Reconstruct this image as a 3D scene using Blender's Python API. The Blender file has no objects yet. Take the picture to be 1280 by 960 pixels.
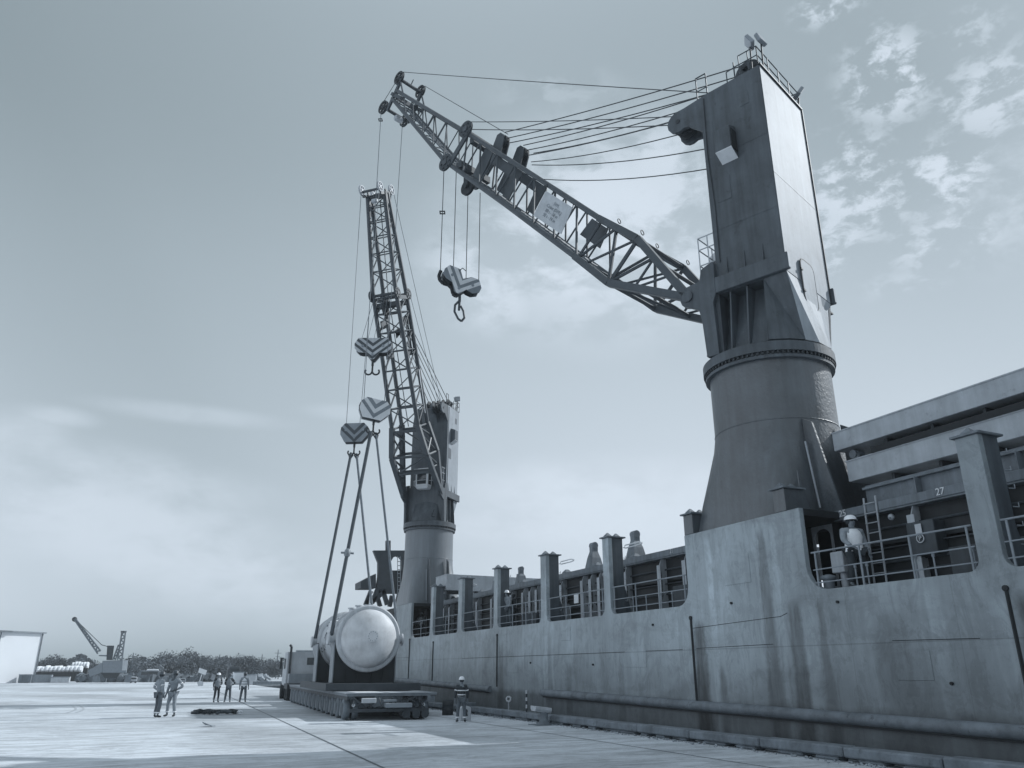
import bpy, bmesh, math, random
from mathutils import Vector, Matrix, Euler
PI=math.pi
rad=math.radians
random.seed(7)
scene=bpy.context.scene
COL=scene.collection

# ------------------------------------------------------------------ camera geometry (measured from the photograph)
F=980.0;PT=rad(20.07);YAW=rad(24.25);EYE=1.8
_s,_c=math.sin(YAW),math.cos(YAW)
CR=Vector((_c,-_s,0));CF=Vector((_s*math.cos(PT),_c*math.cos(PT),math.sin(PT)));CU=Vector((-_s*math.sin(PT),-_c*math.sin(PT),math.cos(PT)))
EYEP=Vector((0,0,EYE))
def ray(u,v): return CF+CR*((u-640)/F)-CU*((v-480)/F)
def onX(u,v,X): d=ray(u,v);return EYEP+d*(X/d.x)
def onY(u,v,Y): d=ray(u,v);return EYEP+d*(Y/d.y)
def onZ(u,v,Z=0): d=ray(u,v);return EYEP+d*((Z-EYE)/d.z)

# ------------------------------------------------------------------ materials
def tone(v):
    """neutral grey of value v with the cool tint of the photograph's things"""
    k=0.70+0.26*min(1,v/0.6)
    return (v*k,v*(0.53+0.48*k),v*1.03,1)
MATS={}
def mat(name,v,rough=0.6,var=0.15,scale=1.5,streak=0.0,metal=0.0,spec=0.4,bump=0.0,v2=None,rust=0.0,bscale=12,chips=0.0):
    if name in MATS: return MATS[name]
    m=bpy.data.materials.new(name); m.use_nodes=True
    nt=m.node_tree; N=nt.nodes; L=nt.links
    b=N['Principled BSDF']; b.inputs['Roughness'].default_value=rough; b.inputs['Metallic'].default_value=metal
    b.inputs['Specular IOR Level'].default_value=spec
    geo=N.new('ShaderNodeNewGeometry')
    n1=N.new('ShaderNodeTexNoise'); n1.inputs['Scale'].default_value=scale; n1.inputs['Detail'].default_value=6; n1.inputs['Roughness'].default_value=0.65
    L.new(geo.outputs['Position'],n1.inputs['Vector'])
    r1=N.new('ShaderNodeMapRange'); r1.inputs['From Min'].default_value=0.3; r1.inputs['From Max'].default_value=0.7
    r1.inputs['To Min'].default_value=1-var; r1.inputs['To Max'].default_value=1+var
    L.new(n1.outputs['Fac'],r1.inputs['Value'])
    fac=r1.outputs['Result']
    def mul(a,bk):
        q=N.new('ShaderNodeMath'); q.operation='MULTIPLY'; L.new(a,q.inputs[0])
        if isinstance(bk,float): q.inputs[1].default_value=bk
        else: L.new(bk,q.inputs[1])
        return q.outputs[0]
    if streak>0:
        mp=N.new('ShaderNodeMapping'); mp.inputs['Scale'].default_value=(5,5,0.35)
        L.new(geo.outputs['Position'],mp.inputs['Vector'])
        n2=N.new('ShaderNodeTexNoise'); n2.inputs['Scale'].default_value=1.0; n2.inputs['Detail'].default_value=5; n2.inputs['Roughness'].default_value=0.6
        L.new(mp.outputs[0],n2.inputs['Vector'])
        r2=N.new('ShaderNodeMapRange'); r2.inputs['From Min'].default_value=0.32; r2.inputs['From Max'].default_value=0.68
        r2.inputs['To Min'].default_value=1-streak; r2.inputs['To Max'].default_value=1+streak*0.7
        L.new(n2.outputs['Fac'],r2.inputs['Value']); fac=mul(fac,r2.outputs['Result'])
    if rust>0:
        n3=N.new('ShaderNodeTexNoise'); n3.inputs['Scale'].default_value=scale*2.3; n3.inputs['Detail'].default_value=9; n3.inputs['Roughness'].default_value=0.75
        L.new(geo.outputs['Position'],n3.inputs['Vector'])
        r3=N.new('ShaderNodeMapRange'); r3.inputs['From Min'].default_value=0.58; r3.inputs['From Max'].default_value=0.68
        r3.inputs['To Min'].default_value=1; r3.inputs['To Max'].default_value=1-rust
        L.new(n3.outputs['Fac'],r3.inputs['Value']); fac=mul(fac,r3.outputs['Result'])
    if chips>0:
        n4=N.new('ShaderNodeTexNoise'); n4.inputs['Scale'].default_value=scale*4; n4.inputs['Detail'].default_value=8; n4.inputs['Roughness'].default_value=0.8
        L.new(geo.outputs['Position'],n4.inputs['Vector'])
        r4=N.new('ShaderNodeMapRange'); r4.inputs['From Min'].default_value=0.64; r4.inputs['From Max'].default_value=0.68
        r4.inputs['To Min'].default_value=1; r4.inputs['To Max'].default_value=1+chips
        L.new(n4.outputs['Fac'],r4.inputs['Value']); fac=mul(fac,r4.outputs['Result'])
    mx=N.new('ShaderNodeVectorMath'); mx.operation='SCALE'
    c=tone(v); mx.inputs[0].default_value=c[:3]; L.new(fac,mx.inputs['Scale'])
    L.new(mx.outputs[0],b.inputs['Base Color'])
    if bump>0:
        bp=N.new('ShaderNodeBump'); bp.inputs['Strength'].default_value=bump; bp.inputs['Distance'].default_value=0.03
        n5=N.new('ShaderNodeTexNoise'); n5.inputs['Scale'].default_value=bscale; n5.inputs['Detail'].default_value=4
        L.new(geo.outputs['Position'],n5.inputs['Vector']); L.new(n5.outputs['Fac'],bp.inputs['Height']); L.new(bp.outputs[0],b.inputs['Normal'])
    MATS[name]=m; m['fac']=1
    return m
M={}
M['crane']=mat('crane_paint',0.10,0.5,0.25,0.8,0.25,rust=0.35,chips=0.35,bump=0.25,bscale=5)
M['crane_pale_sunlit']=mat('crane_pale_sunlit_paint',0.36,0.62,0.12,0.9,0.12,rust=0.22,chips=0.25,spec=0.18,bump=0.12,bscale=4)  # crane paint brightened to carry sunlight on lit faces; also a pale pipe
M['pedestal_far_sunlit']=mat('far_pedestal_sunlit_paint',0.16,0.42,0.12,0.7,0.15,bump=0.2,spec=.9)  # pedestal paint lightened in place of sun on its right half
M['pedestal']=mat('pedestal_paint',0.085,0.42,0.32,0.7,0.22,rust=0.35,bump=0.5,bscale=9,spec=1.0,chips=.3)
M['boom']=mat('boom_paint',0.085,0.5,0.2,1.5,0)
M['boomdark']=mat('boom_dark',0.07,0.6,0.2,2)
M['rope']=mat('wire_rope',0.05,0.5,0.1,3)
M['ropepale']=mat('pale_wire_rope',0.16,0.5,0.1,3)
M['white']=mat('white_paint',0.7,0.45,0.06,2,0.05,rust=0.1)
M['offwhite']=mat('weathered_white',0.5,0.5,0.12,2,0.08,rust=0.2)
M['midgrey']=mat('mid_grey_paint',0.3,0.5,0.15,2,0.1)
M['hull_post']=mat('post_paint',0.40,0.5,0.13,1.2,0.22,rust=0.2)
M['dark']=mat('dark_steel',0.045,0.6,0.25,2)
M['darker']=mat('black_steel',0.02,0.7,0.2,2)
M['fin']=mat('coaming_fin_paint',0.42,0.5,0.15,2,0.2,rust=0.3)
M['coam_shade']=mat('shaded_coaming_paint',0.065,0.55,0.25,1.5,0.25,rust=0.4)  # darker copy of the coaming paint, carrying shade inside the bays
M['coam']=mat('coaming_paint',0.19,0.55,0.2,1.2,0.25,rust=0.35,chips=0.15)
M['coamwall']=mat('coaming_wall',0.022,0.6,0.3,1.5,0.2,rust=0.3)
M['cover']=mat('hatch_cover_paint',0.40,0.5,0.15,1.6,0.12,rust=0.3,chips=0.6)
M['rail']=mat('railing_paint',0.27,0.5,0.2,3,rust=0.3)
M['black']=mat('black_rubber',0.03,0.75,0.2,3)
M['tyre']=mat('dusty_tyre',0.2,0.85,0.2,3)
M['vessel']=mat('vessel_primer',0.60,0.55,0.22,1.1,0.06,rust=0.08,spec=0.5)
M['vessel2']=mat('vessel_dull_primer',0.52,0.55,0.16,1.5,0.15,rust=0.15)
M['saddle']=mat('saddle_steel',0.035,0.6,0.2,2)
M['trailer']=mat('trailer_paint',0.24,0.55,0.3,3,rust=0.3)
M['trdark']=mat('trailer_dark',0.06,0.6,0.3,4)
M['sling']=mat('sling_fabric',0.10,0.85,0.2,6)
M['slingpale']=mat('pale_sling_fabric',0.2,0.85,0.2,6)
M['fender']=mat('fender_tube',0.19,0.6,0.4,1.6,rust=0.7,bump=0.3)
M['kerb']=mat('kerb_concrete',0.21,0.85,0.35,1.8,0.1,rust=0.5,bump=0.5)
M['skin']=mat('skin',0.22,0.55,0.05,5)
M['skindark']=mat('skin_dark',0.1,0.55,0.05,5)
M['cover_all']=mat('coverall_cloth',0.13,0.9,0.25,9)
M['coverdark']=mat('dark_cloth',0.05,0.9,0.2,9)
M['clothmid']=mat('mid_cloth',0.3,0.9,0.15,9)
M['vest']=mat('vest_cloth',0.85,0.85,0.06,9)
M['band']=mat('reflective_band',0.75,0.4,0.04,9)
M['helmet']=mat('helmet_plastic',0.85,0.3,0.03,3)
M['helmetdark']=mat('dark_helmet',0.1,0.35,0.03,3)
M['glass']=mat('dark_glass',0.05,0.08,0.05,1,spec=0.8)
M['shed']=mat('shed_cladding',0.78,0.5,0.03,0.4)
M['leaf']=mat('foliage',0.11,0.8,0.35,0.5)
M['leaf2']=mat('foliage_pale',0.15,0.8,0.4,0.5)
M['bark']=mat('bark',0.1,0.9,0.3,3)
M['stripe']=mat('block_stripe_dark',0.08,0.5,0.1,3)
M['stripegrey']=mat('block_stripe_grey',0.25,0.5,0.1,3)
M['earth']=mat('bank_earth',0.14,0.9,0.4,0.5)
M['rubble']=mat('rubble_stone',0.32,0.9,0.4,1.5,bump=0.6)

# ---- ground
def ground_mat():
    m=bpy.data.materials.new('dusty_concrete'); m.use_nodes=True; nt=m.node_tree;N=nt.nodes;L=nt.links;b=N['Principled BSDF']
    b.inputs['Roughness'].default_value=0.85; b.inputs['Specular IOR Level'].default_value=0.25
    g=N.new('ShaderNodeNewGeometry')
    def noise(sc,vs,det=6,ro=0.6,dist=0):
        mp=N.new('ShaderNodeMapping'); mp.inputs['Scale'].default_value=vs; mp.inputs['Rotation'].default_value=(0,0,rad(24)); L.new(g.outputs['Position'],mp.inputs['Vector'])
        n=N.new('ShaderNodeTexNoise'); n.inputs['Scale'].default_value=sc; n.inputs['Detail'].default_value=det; n.inputs['Roughness'].default_value=ro; n.inputs['Distortion'].default_value=dist
        L.new(mp.outputs[0],n.inputs['Vector']); return n.outputs['Fac']
    def rng(s,a,bb,c,d):
        r=N.new('ShaderNodeMapRange'); r.inputs['From Min'].default_value=a;r.inputs['From Max'].default_value=bb;r.inputs['To Min'].default_value=c;r.inputs['To Max'].default_value=d;L.new(s,r.inputs['Value']);return r.outputs['Result']
    def mul(a,c):
        q=N.new('ShaderNodeMath');q.operation='MULTIPLY';L.new(a,q.inputs[0]);L.new(c,q.inputs[1]);return q.outputs[0]
    f=rng(noise(0.12,(1,1,1)),0.3,0.7,0.86,1.1)
    f=mul(f,rng(noise(1.0,(0.25,1.6,1),8,0.7),0.35,0.7,0.90,1.07))
    f=mul(f,rng(noise(1.0,(0.5,2.6,1),9,0.75,0.8),0.52,0.66,1.0,0.80))
    f=mul(f,rng(noise(3.0,(1,1,1),10,0.8),0.62,0.74,1.0,0.6))
    f=mul(f,rng(noise(0.35,(1,1,1),8,0.7,1.0),0.55,0.6,1.0,0.9))
    f=mul(f,rng(noise(0.045,(1,1,1),5,0.6,1.5),0.46,0.56,1.08,0.80))
    f=mul(f,rng(noise(0.6,(0.7,2.2,1),10,0.8,1.2),0.49,0.54,1.06,0.82))
    f=mul(f,rng(noise(1.7,(0.35,3.4,1),10,0.85,2.0),0.55,0.59,1.0,0.6))
    f=mul(f,rng(noise(7.0,(0.6,1.6,1),6,0.8),0.35,0.65,0.90,1.08))
    f=mul(f,rng(noise(0.9,(0.3,2.5,1),10,0.85,3.0),0.54,0.57,1.0,0.84))
    mx=N.new('ShaderNodeVectorMath');mx.operation='SCALE';mx.inputs[0].default_value=(0.555,0.595,0.635);L.new(f,mx.inputs['Scale']);L.new(mx.outputs[0],b.inputs['Base Color'])
    bp=N.new('ShaderNodeBump');bp.inputs['Strength'].default_value=0.5;bp.inputs['Distance'].default_value=0.03
    L.new(noise(2.5,(0.6,1.6,1),10,0.75),bp.inputs['Height']);L.new(bp.outputs[0],b.inputs['Normal'])
    return m
# ---- ship side: pale topsides, darker below the rubbing strake, streaks under scuppers
def hull_mat():
    m=bpy.data.materials.new('hull_paint'); m.use_nodes=True; nt=m.node_tree;N=nt.nodes;L=nt.links;b=N['Principled BSDF']
    b.inputs['Roughness'].default_value=0.45; b.inputs['Specular IOR Level'].default_value=0.4
    g=N.new('ShaderNodeNewGeometry'); sp=N.new('ShaderNodeSeparateXYZ'); L.new(g.outputs['Position'],sp.inputs[0])
    def noise(sc,vs,det=6,ro=0.6,dist=0):
        mp=N.new('ShaderNodeMapping'); mp.inputs['Scale'].default_value=vs; L.new(g.outputs['Position'],mp.inputs['Vector'])
        n=N.new('ShaderNodeTexNoise'); n.inputs['Scale'].default_value=sc; n.inputs['Detail'].default_value=det; n.inputs['Roughness'].default_value=ro; n.inputs['Distortion'].default_value=dist
        L.new(mp.outputs[0],n.inputs['Vector']); return n.outputs['Fac']
    def rng(s,a,bb,c,d,smooth=False):
        r=N.new('ShaderNodeMapRange'); r.inputs['From Min'].default_value=a;r.inputs['From Max'].default_value=bb;r.inputs['To Min'].default_value=c;r.inputs['To Max'].default_value=d;L.new(s,r.inputs['Value'])
        if smooth: r.interpolation_type='SMOOTHSTEP'
        return r.outputs['Result']
    def op(o,a,c):
        q=N.new('ShaderNodeMath');q.operation=o
        for i,x in enumerate((a,c)):
            if isinstance(x,(int,float)): q.inputs[i].default_value=x
            else: L.new(x,q.inputs[i])
        return q.outputs[0]
    mul=lambda a,c:op('MULTIPLY',a,c)
    Y=sp.outputs['Y'];Z=sp.outputs['Z']
    f=rng(noise(0.5,(1,1,1),7,0.6),0.3,0.7,0.83,1.14)
    f=mul(f,rng(Y,15.0,19.0,0.86,1.0,True))
    f=mul(f,rng(noise(0.16,(1,1,1.6),4,0.6,0.5),0.42,0.58,0.84,1.08))
    f=mul(f,rng(noise(1.0,(3,3.2,0.22),6,0.6),0.34,0.68,0.88,1.09))
    f=mul(f,rng(noise(0.9,(1,0.5,1.6),8,0.7,0.6),0.52,0.62,1.0,0.88))
    f=mul(f,rng(noise(5,(1,1,1),9,0.8),0.64,0.70,1.0,0.5))
    f=mul(f,rng(noise(1.0,(1.2,1.4,0.8),9,0.75,1.5),0.50,0.545,1.0,0.86))
    f=mul(f,rng(noise(2.2,(1,1.2,0.5),9,0.75,1.0),0.56,0.62,1.0,0.84))
    f=mul(f,rng(noise(1.3,(1,1,0.8),10,0.8,1.2),0.62,0.66,1.0,1.22))
    # dark boot-topping paint
    zz=op('ADD',Z,rng(noise(0.7,(1,1,1),8,0.7),0,1,-0.25,0.25))
    low=rng(zz,0.85,1.05,1,0)
    f=mul(f,rng(low,0,1,1,0.52))
    # grubby band where fenders and water have rubbed
    mid=rng(zz,1.0,2.7,1,0,True)
    f=mul(f,rng(mid,0,1,1,0.74))
    # run-off stains with a shape of their own under the scuppers
    for y0,w,z0,dk in ((9.95,0.42,3.35,0.10),(20.1,0.42,3.3,0.22),(17.05,0.22,5.6,0.5),(16.1,0.30,3.6,0.45),(15.2,0.16,3.6,0.6),(13.2,0.7,3.2,.72),(8.0,0.5,3.2,0.6),(35.0,0.4,3.1,0.6),(28.4,0.3,2.2,0.7),(19.2,0.25,2.0,.6),(45.0,0.3,3.2,0.7),(30.0,.25,3.4,.75),(24.6,.3,2.2,.75)):
        d=op('ABSOLUTE',op('SUBTRACT',op('ADD',Y,rng(noise(1.1,(1,1,1),5,0.7),0,1,-0.16,0.16)),y0),0)
        wz=op('ADD',w,mul(op('SUBTRACT',z0,Z),0.06))
        a=rng(op('DIVIDE',d,wz),0.35,0.8,1,0,True)
        a=mul(a,rng(Z,z0-0.4,z0,1,0,True))
        a=mul(a,rng(noise(1.0,(4,4,0.6),6,0.6),0.3,0.6,0.5,1.0))
        f=mul(f,rng(a,0,1,1,dk))
    # pale salt runs
    for y0,w,z0 in ((16.6,0.14,5.7),(15.65,0.3,3.5),(12.0,.25,3.6),(10.6,.3,3.3),(19.4,0.2,5.7),(29.9,0.35,3.7),(30.4,0.3,2.6)):
        d=op('ABSOLUTE',op('SUBTRACT',op('ADD',Y,rng(noise(1.4,(1,1,1),4,0.6),0,1,-0.1,0.1)),y0),0)
        a=mul(rng(op('DIVIDE',d,w),0.5,0.9,1,0,True),rng(Z,z0-0.3,z0,1,0,True))
        a=mul(a,rng(noise(1.0,(4,4,0.6),6,0.6),0.35,0.6,0.3,1.0))
        f=mul(f,rng(a,0,1,1,1.25))
    # weld seams
    for z0 in (2.38,):
        d=op('ABSOLUTE',op('SUBTRACT',Z,z0),0); f=mul(f,mul(rng(d,0.008,0.02,0.75,1),1.0))
    seam=op('ABSOLUTE',op('SUBTRACT',op('FRACT',op('DIVIDE',op('ADD',Y,1.3),2.85),0),0.5),0)
    f=mul(f,rng(seam,0.003,0.006,0.86,1))
    mx=N.new('ShaderNodeVectorMath');mx.operation='SCALE';mx.inputs[0].default_value=(.345,.395,.43);L.new(f,mx.inputs['Scale']);L.new(mx.outputs[0],b.inputs['Base Color'])
    bp=N.new('ShaderNodeBump');bp.inputs['Strength'].default_value=0.5;bp.inputs['Distance'].default_value=0.05
    L.new(noise(0.9,(1,1,1),5,0.6),bp.inputs['Height']);L.new(bp.outputs[0],b.inputs['Normal'])
    return m
M['ground']=ground_mat(); M['hull']=hull_mat()
M['water']=mat('harbour_water',0.04,0.15,0.1,1,bump=0.6)
M['joint']=mat('joint_filler',0.10,0.9,0.3,3)
M['railsteel']=mat('rail_steel',0.12,0.6,0.3,3)

# ------------------------------------------------------------------ mesh builder
class MB:
    def __init__(s): s.v=[];s.f=[];s.sm=[]
    def add(s,vs,fs,smooth=False):
        o=len(s.v); s.v+= [tuple(q) for q in vs]; s.f+=[tuple(i+o for i in f) for f in fs]; s.sm+=[smooth]*len(fs); return s
    def box(s,c,d,rot=None):
        hx,hy,hz=d[0]/2,d[1]/2,d[2]/2
        vs=[Vector((x,y,z)) for x in(-hx,hx) for y in(-hy,hy) for z in(-hz,hz)]
        if rot is not None: vs=[rot@v for v in vs]
        c=Vector(c); vs=[v+c for v in vs]
        return s.add(vs,[(0,1,3,2),(4,6,7,5),(0,4,5,1),(2,3,7,6),(0,2,6,4),(1,5,7,3)])
    def bb(s,x0,x1,y0,y1,z0,z1): return s.box(((x0+x1)/2,(y0+y1)/2,(z0+z1)/2),(abs(x1-x0),abs(y1-y0),abs(z1-z0)))
    def frame(s,p,q,up=None):
        p=Vector(p);q=Vector(q);d=(q-p).normalized()
        u=Vector(up) if up is not None else Vector((0,0,1))
        if abs(d.dot(u))>0.98: u=Vector((0,1,0)) if abs(d.y)<0.9 else Vector((1,0,0))
        a=d.cross(u).normalized();b=a.cross(d).normalized(); return p,q,d,a,b
    def bar(s,p,q,w,h,up=None):
        p,q,d,a,b=s.frame(p,q,up)
        vs=[e+a*(i*w/2)+b*(j*h/2) for e in(p,q) for i,j in((-1,-1),(1,-1),(1,1),(-1,1))]
        return s.add(vs,[(3,2,1,0),(4,5,6,7),(0,1,5,4),(1,2,6,5),(2,3,7,6),(3,0,4,7)])
    def tube(s,p,q,r,n=8,r2=None,cap=True):
        p,q,d,a,b=s.frame(p,q); r2=r if r2 is None else r2
        vs=[];
        for e,rr in((p,r),(q,r2)):
            for i in range(n):
                t=2*PI*i/n; vs.append(e+a*(rr*math.cos(t))+b*(rr*math.sin(t)))
        fs=[(i,(i+1)%n,n+(i+1)%n,n+i) for i in range(n)]
        s.add(vs,fs,n>=8)
        if cap: s.add(vs,[tuple(range(n-1,-1,-1)),tuple(range(n,2*n))])
        return s
    def path(s,pts,r,n=6):
        pts=[Vector(p) for p in pts]
        for a,b in zip(pts,pts[1:]): s.tube(a,b,r,n)
        return s
    def ring(s,c,axis,prof,n=32,close=False):
        """lathe: prof = [(r,h)...] about axis through c"""
        c=Vector(c); ax=Vector(axis).normalized(); u=Vector((0,0,1)) if abs(ax.z)<0.9 else Vector((1,0,0))
        a=ax.cross(u).normalized(); b=ax.cross(a).normalized()
        vs=[];
        for r,h in prof:
            for i in range(n):
                t=2*PI*i/n; vs.append(c+ax*h+a*(r*math.cos(t))+b*(r*math.sin(t)))
        fs=[]
        k=len(prof)
        for j in range(k if close else k-1):
            j2=(j+1)%k
            for i in range(n): fs.append((j*n+i,j*n+(i+1)%n,j2*n+(i+1)%n,j2*n+i))
        return s.add(vs,fs,True)
    def disc(s,c,axis,r,h,n=24):
        ax=Vector(axis).normalized(); c=Vector(c); return s.tube(c-ax*(h/2),c+ax*(h/2),r,n)
    def prism(s,pts,vec):
        """closed polygon (any plane) swept along vec; concave outlines are fine"""
        pts=[Vector(p) for p in pts]; vec=Vector(vec); n=len(pts)
        s.add(pts+[p+vec for p in pts],[tuple(range(n-1,-1,-1)),tuple(range(n,2*n))]+[(i,(i+1)%n,n+(i+1)%n,n+i) for i in range(n)])
        return s
    def loft(s,rings,smooth=True,cap=True):
        n=len(rings[0]); vs=[p for r in rings for p in r]; fs=[]
        for j in range(len(rings)-1):
            for i in range(n): fs.append((j*n+i,j*n+(i+1)%n,(j+1)*n+(i+1)%n,(j+1)*n+i))
        s.add(vs,fs,smooth)
        if cap: s.add(list(rings[0]),[tuple(range(n-1,-1,-1))]); s.add(list(rings[-1]),[tuple(range(n))])
        return s
    def mesh(s,name):
        me=bpy.data.meshes.new(name); me.from_pydata(s.v,[],s.f)
        for p,sm in zip(me.polygons,s.sm): p.use_smooth=sm
        bm=bmesh.new(); bm.from_mesh(me); bmesh.ops.recalc_face_normals(bm,faces=bm.faces)
        big=[f for f in bm.faces if len(f.verts)>8]
        if big: bmesh.ops.triangulate(bm,faces=big)
        bm.to_mesh(me); bm.free(); return me
    def build(s,name,m,parent=None,bevel=0,label=None,loc=None,rotz=0):
        me=s.mesh(name); me.materials.append(M[m] if isinstance(m,str) else m)
        o=bpy.data.objects.new(name,me); COL.objects.link(o)
        if parent is not None: o.parent=parent
        if loc is not None: o.location=loc
        o.rotation_euler.z=rotz
        if bevel:
            md=o.modifiers.new('bevel','BEVEL'); md.width=bevel; md.segments=1; md.limit_method='ANGLE'; md.angle_limit=rad(40)
        if label: o['label']=label
        return o
def tag(o,label=None,cat=None,group=None,kind=None):
    if label:o['label']=label
    if cat:o['category']=cat
    if group:o['group']=group
    if kind:o['kind']=kind
    return o
def empty(name,loc=(0,0,0),rotz=0,label=None,cat=None,group=None):
    o=bpy.data.objects.new(name,None); COL.objects.link(o); o.location=loc; o.rotation_euler.z=rotz; o.empty_display_size=0.3
    return tag(o,label,cat,group)
def copy_tree(o,parent=None):
    c=o.copy(); COL.objects.link(c)
    if parent is not None: c.parent=parent
    for ch in list(o.children): copy_tree(ch,c)
    return c
def text_mesh(txt,size,name,m,parent,mtx,extr=0.006):
    cu=bpy.data.curves.new('txt','FONT'); cu.body=txt; cu.size=size; cu.extrude=extr; cu.align_x='CENTER'; cu.align_y='CENTER'; cu.space_line=1.0
    to=bpy.data.objects.new('txt',cu); COL.objects.link(to)
    bpy.context.view_layer.update()
    me=bpy.data.meshes.new_from_object(to.evaluated_get(bpy.context.evaluated_depsgraph_get()))
    bpy.data.objects.remove(to)
    me.transform(mtx); me.materials.clear(); me.materials.append(M[m]); me.name=name
    o=bpy.data.objects.new(name,me); COL.objects.link(o)
    if parent is not None:o.parent=parent
    return o
def basis(x,y,o):
    x=Vector(x).normalized();y=Vector(y).normalized();z=x.cross(y).normalized();y=z.cross(x)
    return Matrix(((x.x,y.x,z.x,o[0]),(x.y,y.y,z.y,o[1]),(x.z,y.z,z.z,o[2]),(0,0,0,1)))

# ------------------------------------------------------------------ SETTING
QX=14.25
g=MB().add([(-900,-300,0),(QX,-300,0),(QX,112,0),(900,112,0),(900,1600,0),(-900,1600,0)],[(0,1,2,3,4,5)])
tag(g.build('ground','ground'),kind='structure')
w=MB().add([(QX,-300,-2.2),(900,-300,-2.2),(900,112,-2.2),(QX,112,-2.2)],[(0,1,2,3)]); tag(w.build('water','water'),kind='structure')
qw=MB().add([(QX,-300,-4),(QX,112,-4),(QX,112,-0.004),(QX,-300,-0.004)],[(0,1,2,3)]).add([(QX,112,-4),(900,112,-4),(900,112,-0.004),(QX,112,-0.004)],[(0,1,2,3)])
tag(qw.build('quay_wall','kerb'),kind='structure')
# kerb: heavy worn blocks with gaps underneath
kb=MB(); y=-6.0
while y<60:
    l=random.uniform(2.2,3.4); j=random.uniform(-.015,.015)
    kb.bb(13.74+j,14.2,y,y+l-0.03,0.09,0.30+random.uniform(-.015,.01))
    yy=y+0.2
    while yy<y+l-0.3:
        kb.bb(13.80,14.15,yy,yy+random.uniform(.3,.9),0.0,0.089); yy+=random.uniform(0.8,1.3)
    y+=l
tag(kb.build('kerb','kerb',bevel=0.03),kind='structure')
# loose grit at the foot of the kerb
gr=MB()
for i in range(420):
    y=random.uniform(8,40); x=13.7-abs(random.gauss(0,.12)); s=random.uniform(.01,.05)
    gr.box((x,y,s*.4),(s,s*1.4,s*.8),Euler((random.random(),random.random(),random.random()*3)).to_matrix())
tag(gr.build('grit','rubble'),label='loose grit and stones along the foot of the quay kerb',cat='grit',kind='stuff')
def strip(p,q,w,z=0.004):
    p=Vector((p[0],p[1],z));q=Vector((q[0],q[1],z));n=(q-p).normalized().cross(Vector((0,0,1)))*w/2
    return MB().add([p-n,p+n,q+n,q-n],[(0,1,2,3)])
tag(strip((11.68,-20),(11.68,75),0.05).build('paving_joint','joint'),kind='structure')
M['mark']=mat('rubber_mark',0.40,0.9,0.3,2.5)
rr=random.Random(5)
for k in range(6):
    x0=rr.uniform(-8,9);y0=rr.uniform(20,44);an=rr.uniform(-.25,.25)+(.0 if k%2 else 1.2); pts=[];L_=rr.uniform(4,11)
    mb_=MB()
    for off in (0,.35):
        px_=[]
        for i in range(15):
            t=i/14*L_; x=x0+math.sin(an)*t+.6*math.sin(t*.25+k)+off; y=y0+math.cos(an)*t*(1 if k%2 else .4); px_.append((x,y))
        for i in range(14):
            if rr.random()<.08: continue
            (a1,b1),(a2,b2)=px_[i],px_[i+1]; w_=.06
            mb_.add([(a1-w_,b1,.003),(a1+w_,b1,.003),(a2+w_,b2,.003),(a2-w_,b2,.003)],[(0,1,2,3)])
    tag(mb_.build('tyre_mark','mark'),kind='structure')
d=Vector((5.99-4.81,51.6-19.65)).normalized()
a=Vector((4.81,19.65))
r_=strip(a-d*25,a+d*60,0.07); r_.v+= []
tag(r_.build('crane_rail','railsteel'),kind='structure')
n=Vector((-d.y,d.x))

# ------------------------------------------------------------------ SHIP
HX=15.2; DK=3.68
ship=empty('cargo_ship',(HX,18,0),0,'long grey cargo ship alongside the quay with open bulwark bays below two cranes','ship')
SL=Vector((HX,18,0))
class SB(MB):   # build in world coordinates, store relative to the ship
    def build(s,name,m,parent=None,**k):
        s.v=[(x-SL.x,y-SL.y,z-SL.z) for x,y,z in s.v]; return super().build(name,m,parent or ship,**k)
posts=[(-4.75,-4.25),(0.25,0.75),(5.3,5.8),(10.28,10.8),(25.12,25.56),(30.25,30.78),(35.42,35.88),(40.2,40.75),(44.88,45.32)]
blocks=[(15.5,20.5),(49.1,52.5)]
solids=sorted([(a,b,6.42) for a,b in posts]+[(a,b,5.8) for a,b in blocks]+[(57.0,60.0,5.2)])
prof=[(-12,-3.5),(60,-3.5),(60,5.2)]
out=[]
def arc(cy,cz,r,a0,a1,n=5): return [(cy+r*math.cos(rad(a0+(a1-a0)*i/n)),cz+r*math.sin(rad(a0+(a1-a0)*i/n))) for i in range(n+1)]
top=[(-12,DK)]
for a_,b_,zt in solids:
    r=0.27 if zt>6 else 0.55
    # concave fillet from deck edge up to the side of the solid
    rl=r if a_!=15.5 else 0.62
    top+=arc(a_-rl,DK+rl,rl,-90,0)
    top+=[(a_,zt),(b_,zt)]
    top+=arc(b_+r,DK+r,r,180,270) if b_<59 else []
outline=[(y,z) for y,z in top]+[(60,-3.5),(-12,-3.5)]
hull=SB().prism([(HX,y,z) for y,z in outline],(0.16,0,0))
# far side, bow end and bottom so the hull has a body
hull.add([(HX+.16,60,-3.5),(HX+.16,60,5.2),(19,66,5.6),(19,66,-3.5)],[(0,1,2,3)])
hull.add([(19,66,-3.5),(19,66,5.6),(26,69,5.6),(26,69,-3.5)],[(0,1,2,3)])
hull.add([(HX+11.8,-12,-3.5),(HX+11.8,-12,DK),(HX+11.8,69,DK),(HX+11.8,69,-3.5)],[(0,1,2,3)])
hull.build('hull','hull',bevel=0.012)
dk=SB().bb(HX+.165,HX+11.75,-12,60,DK-.25,DK-.03); dk.build('deck','coam')
for k in range(3):  # welded plate doublers and draught strakes standing proud
    pass
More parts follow.
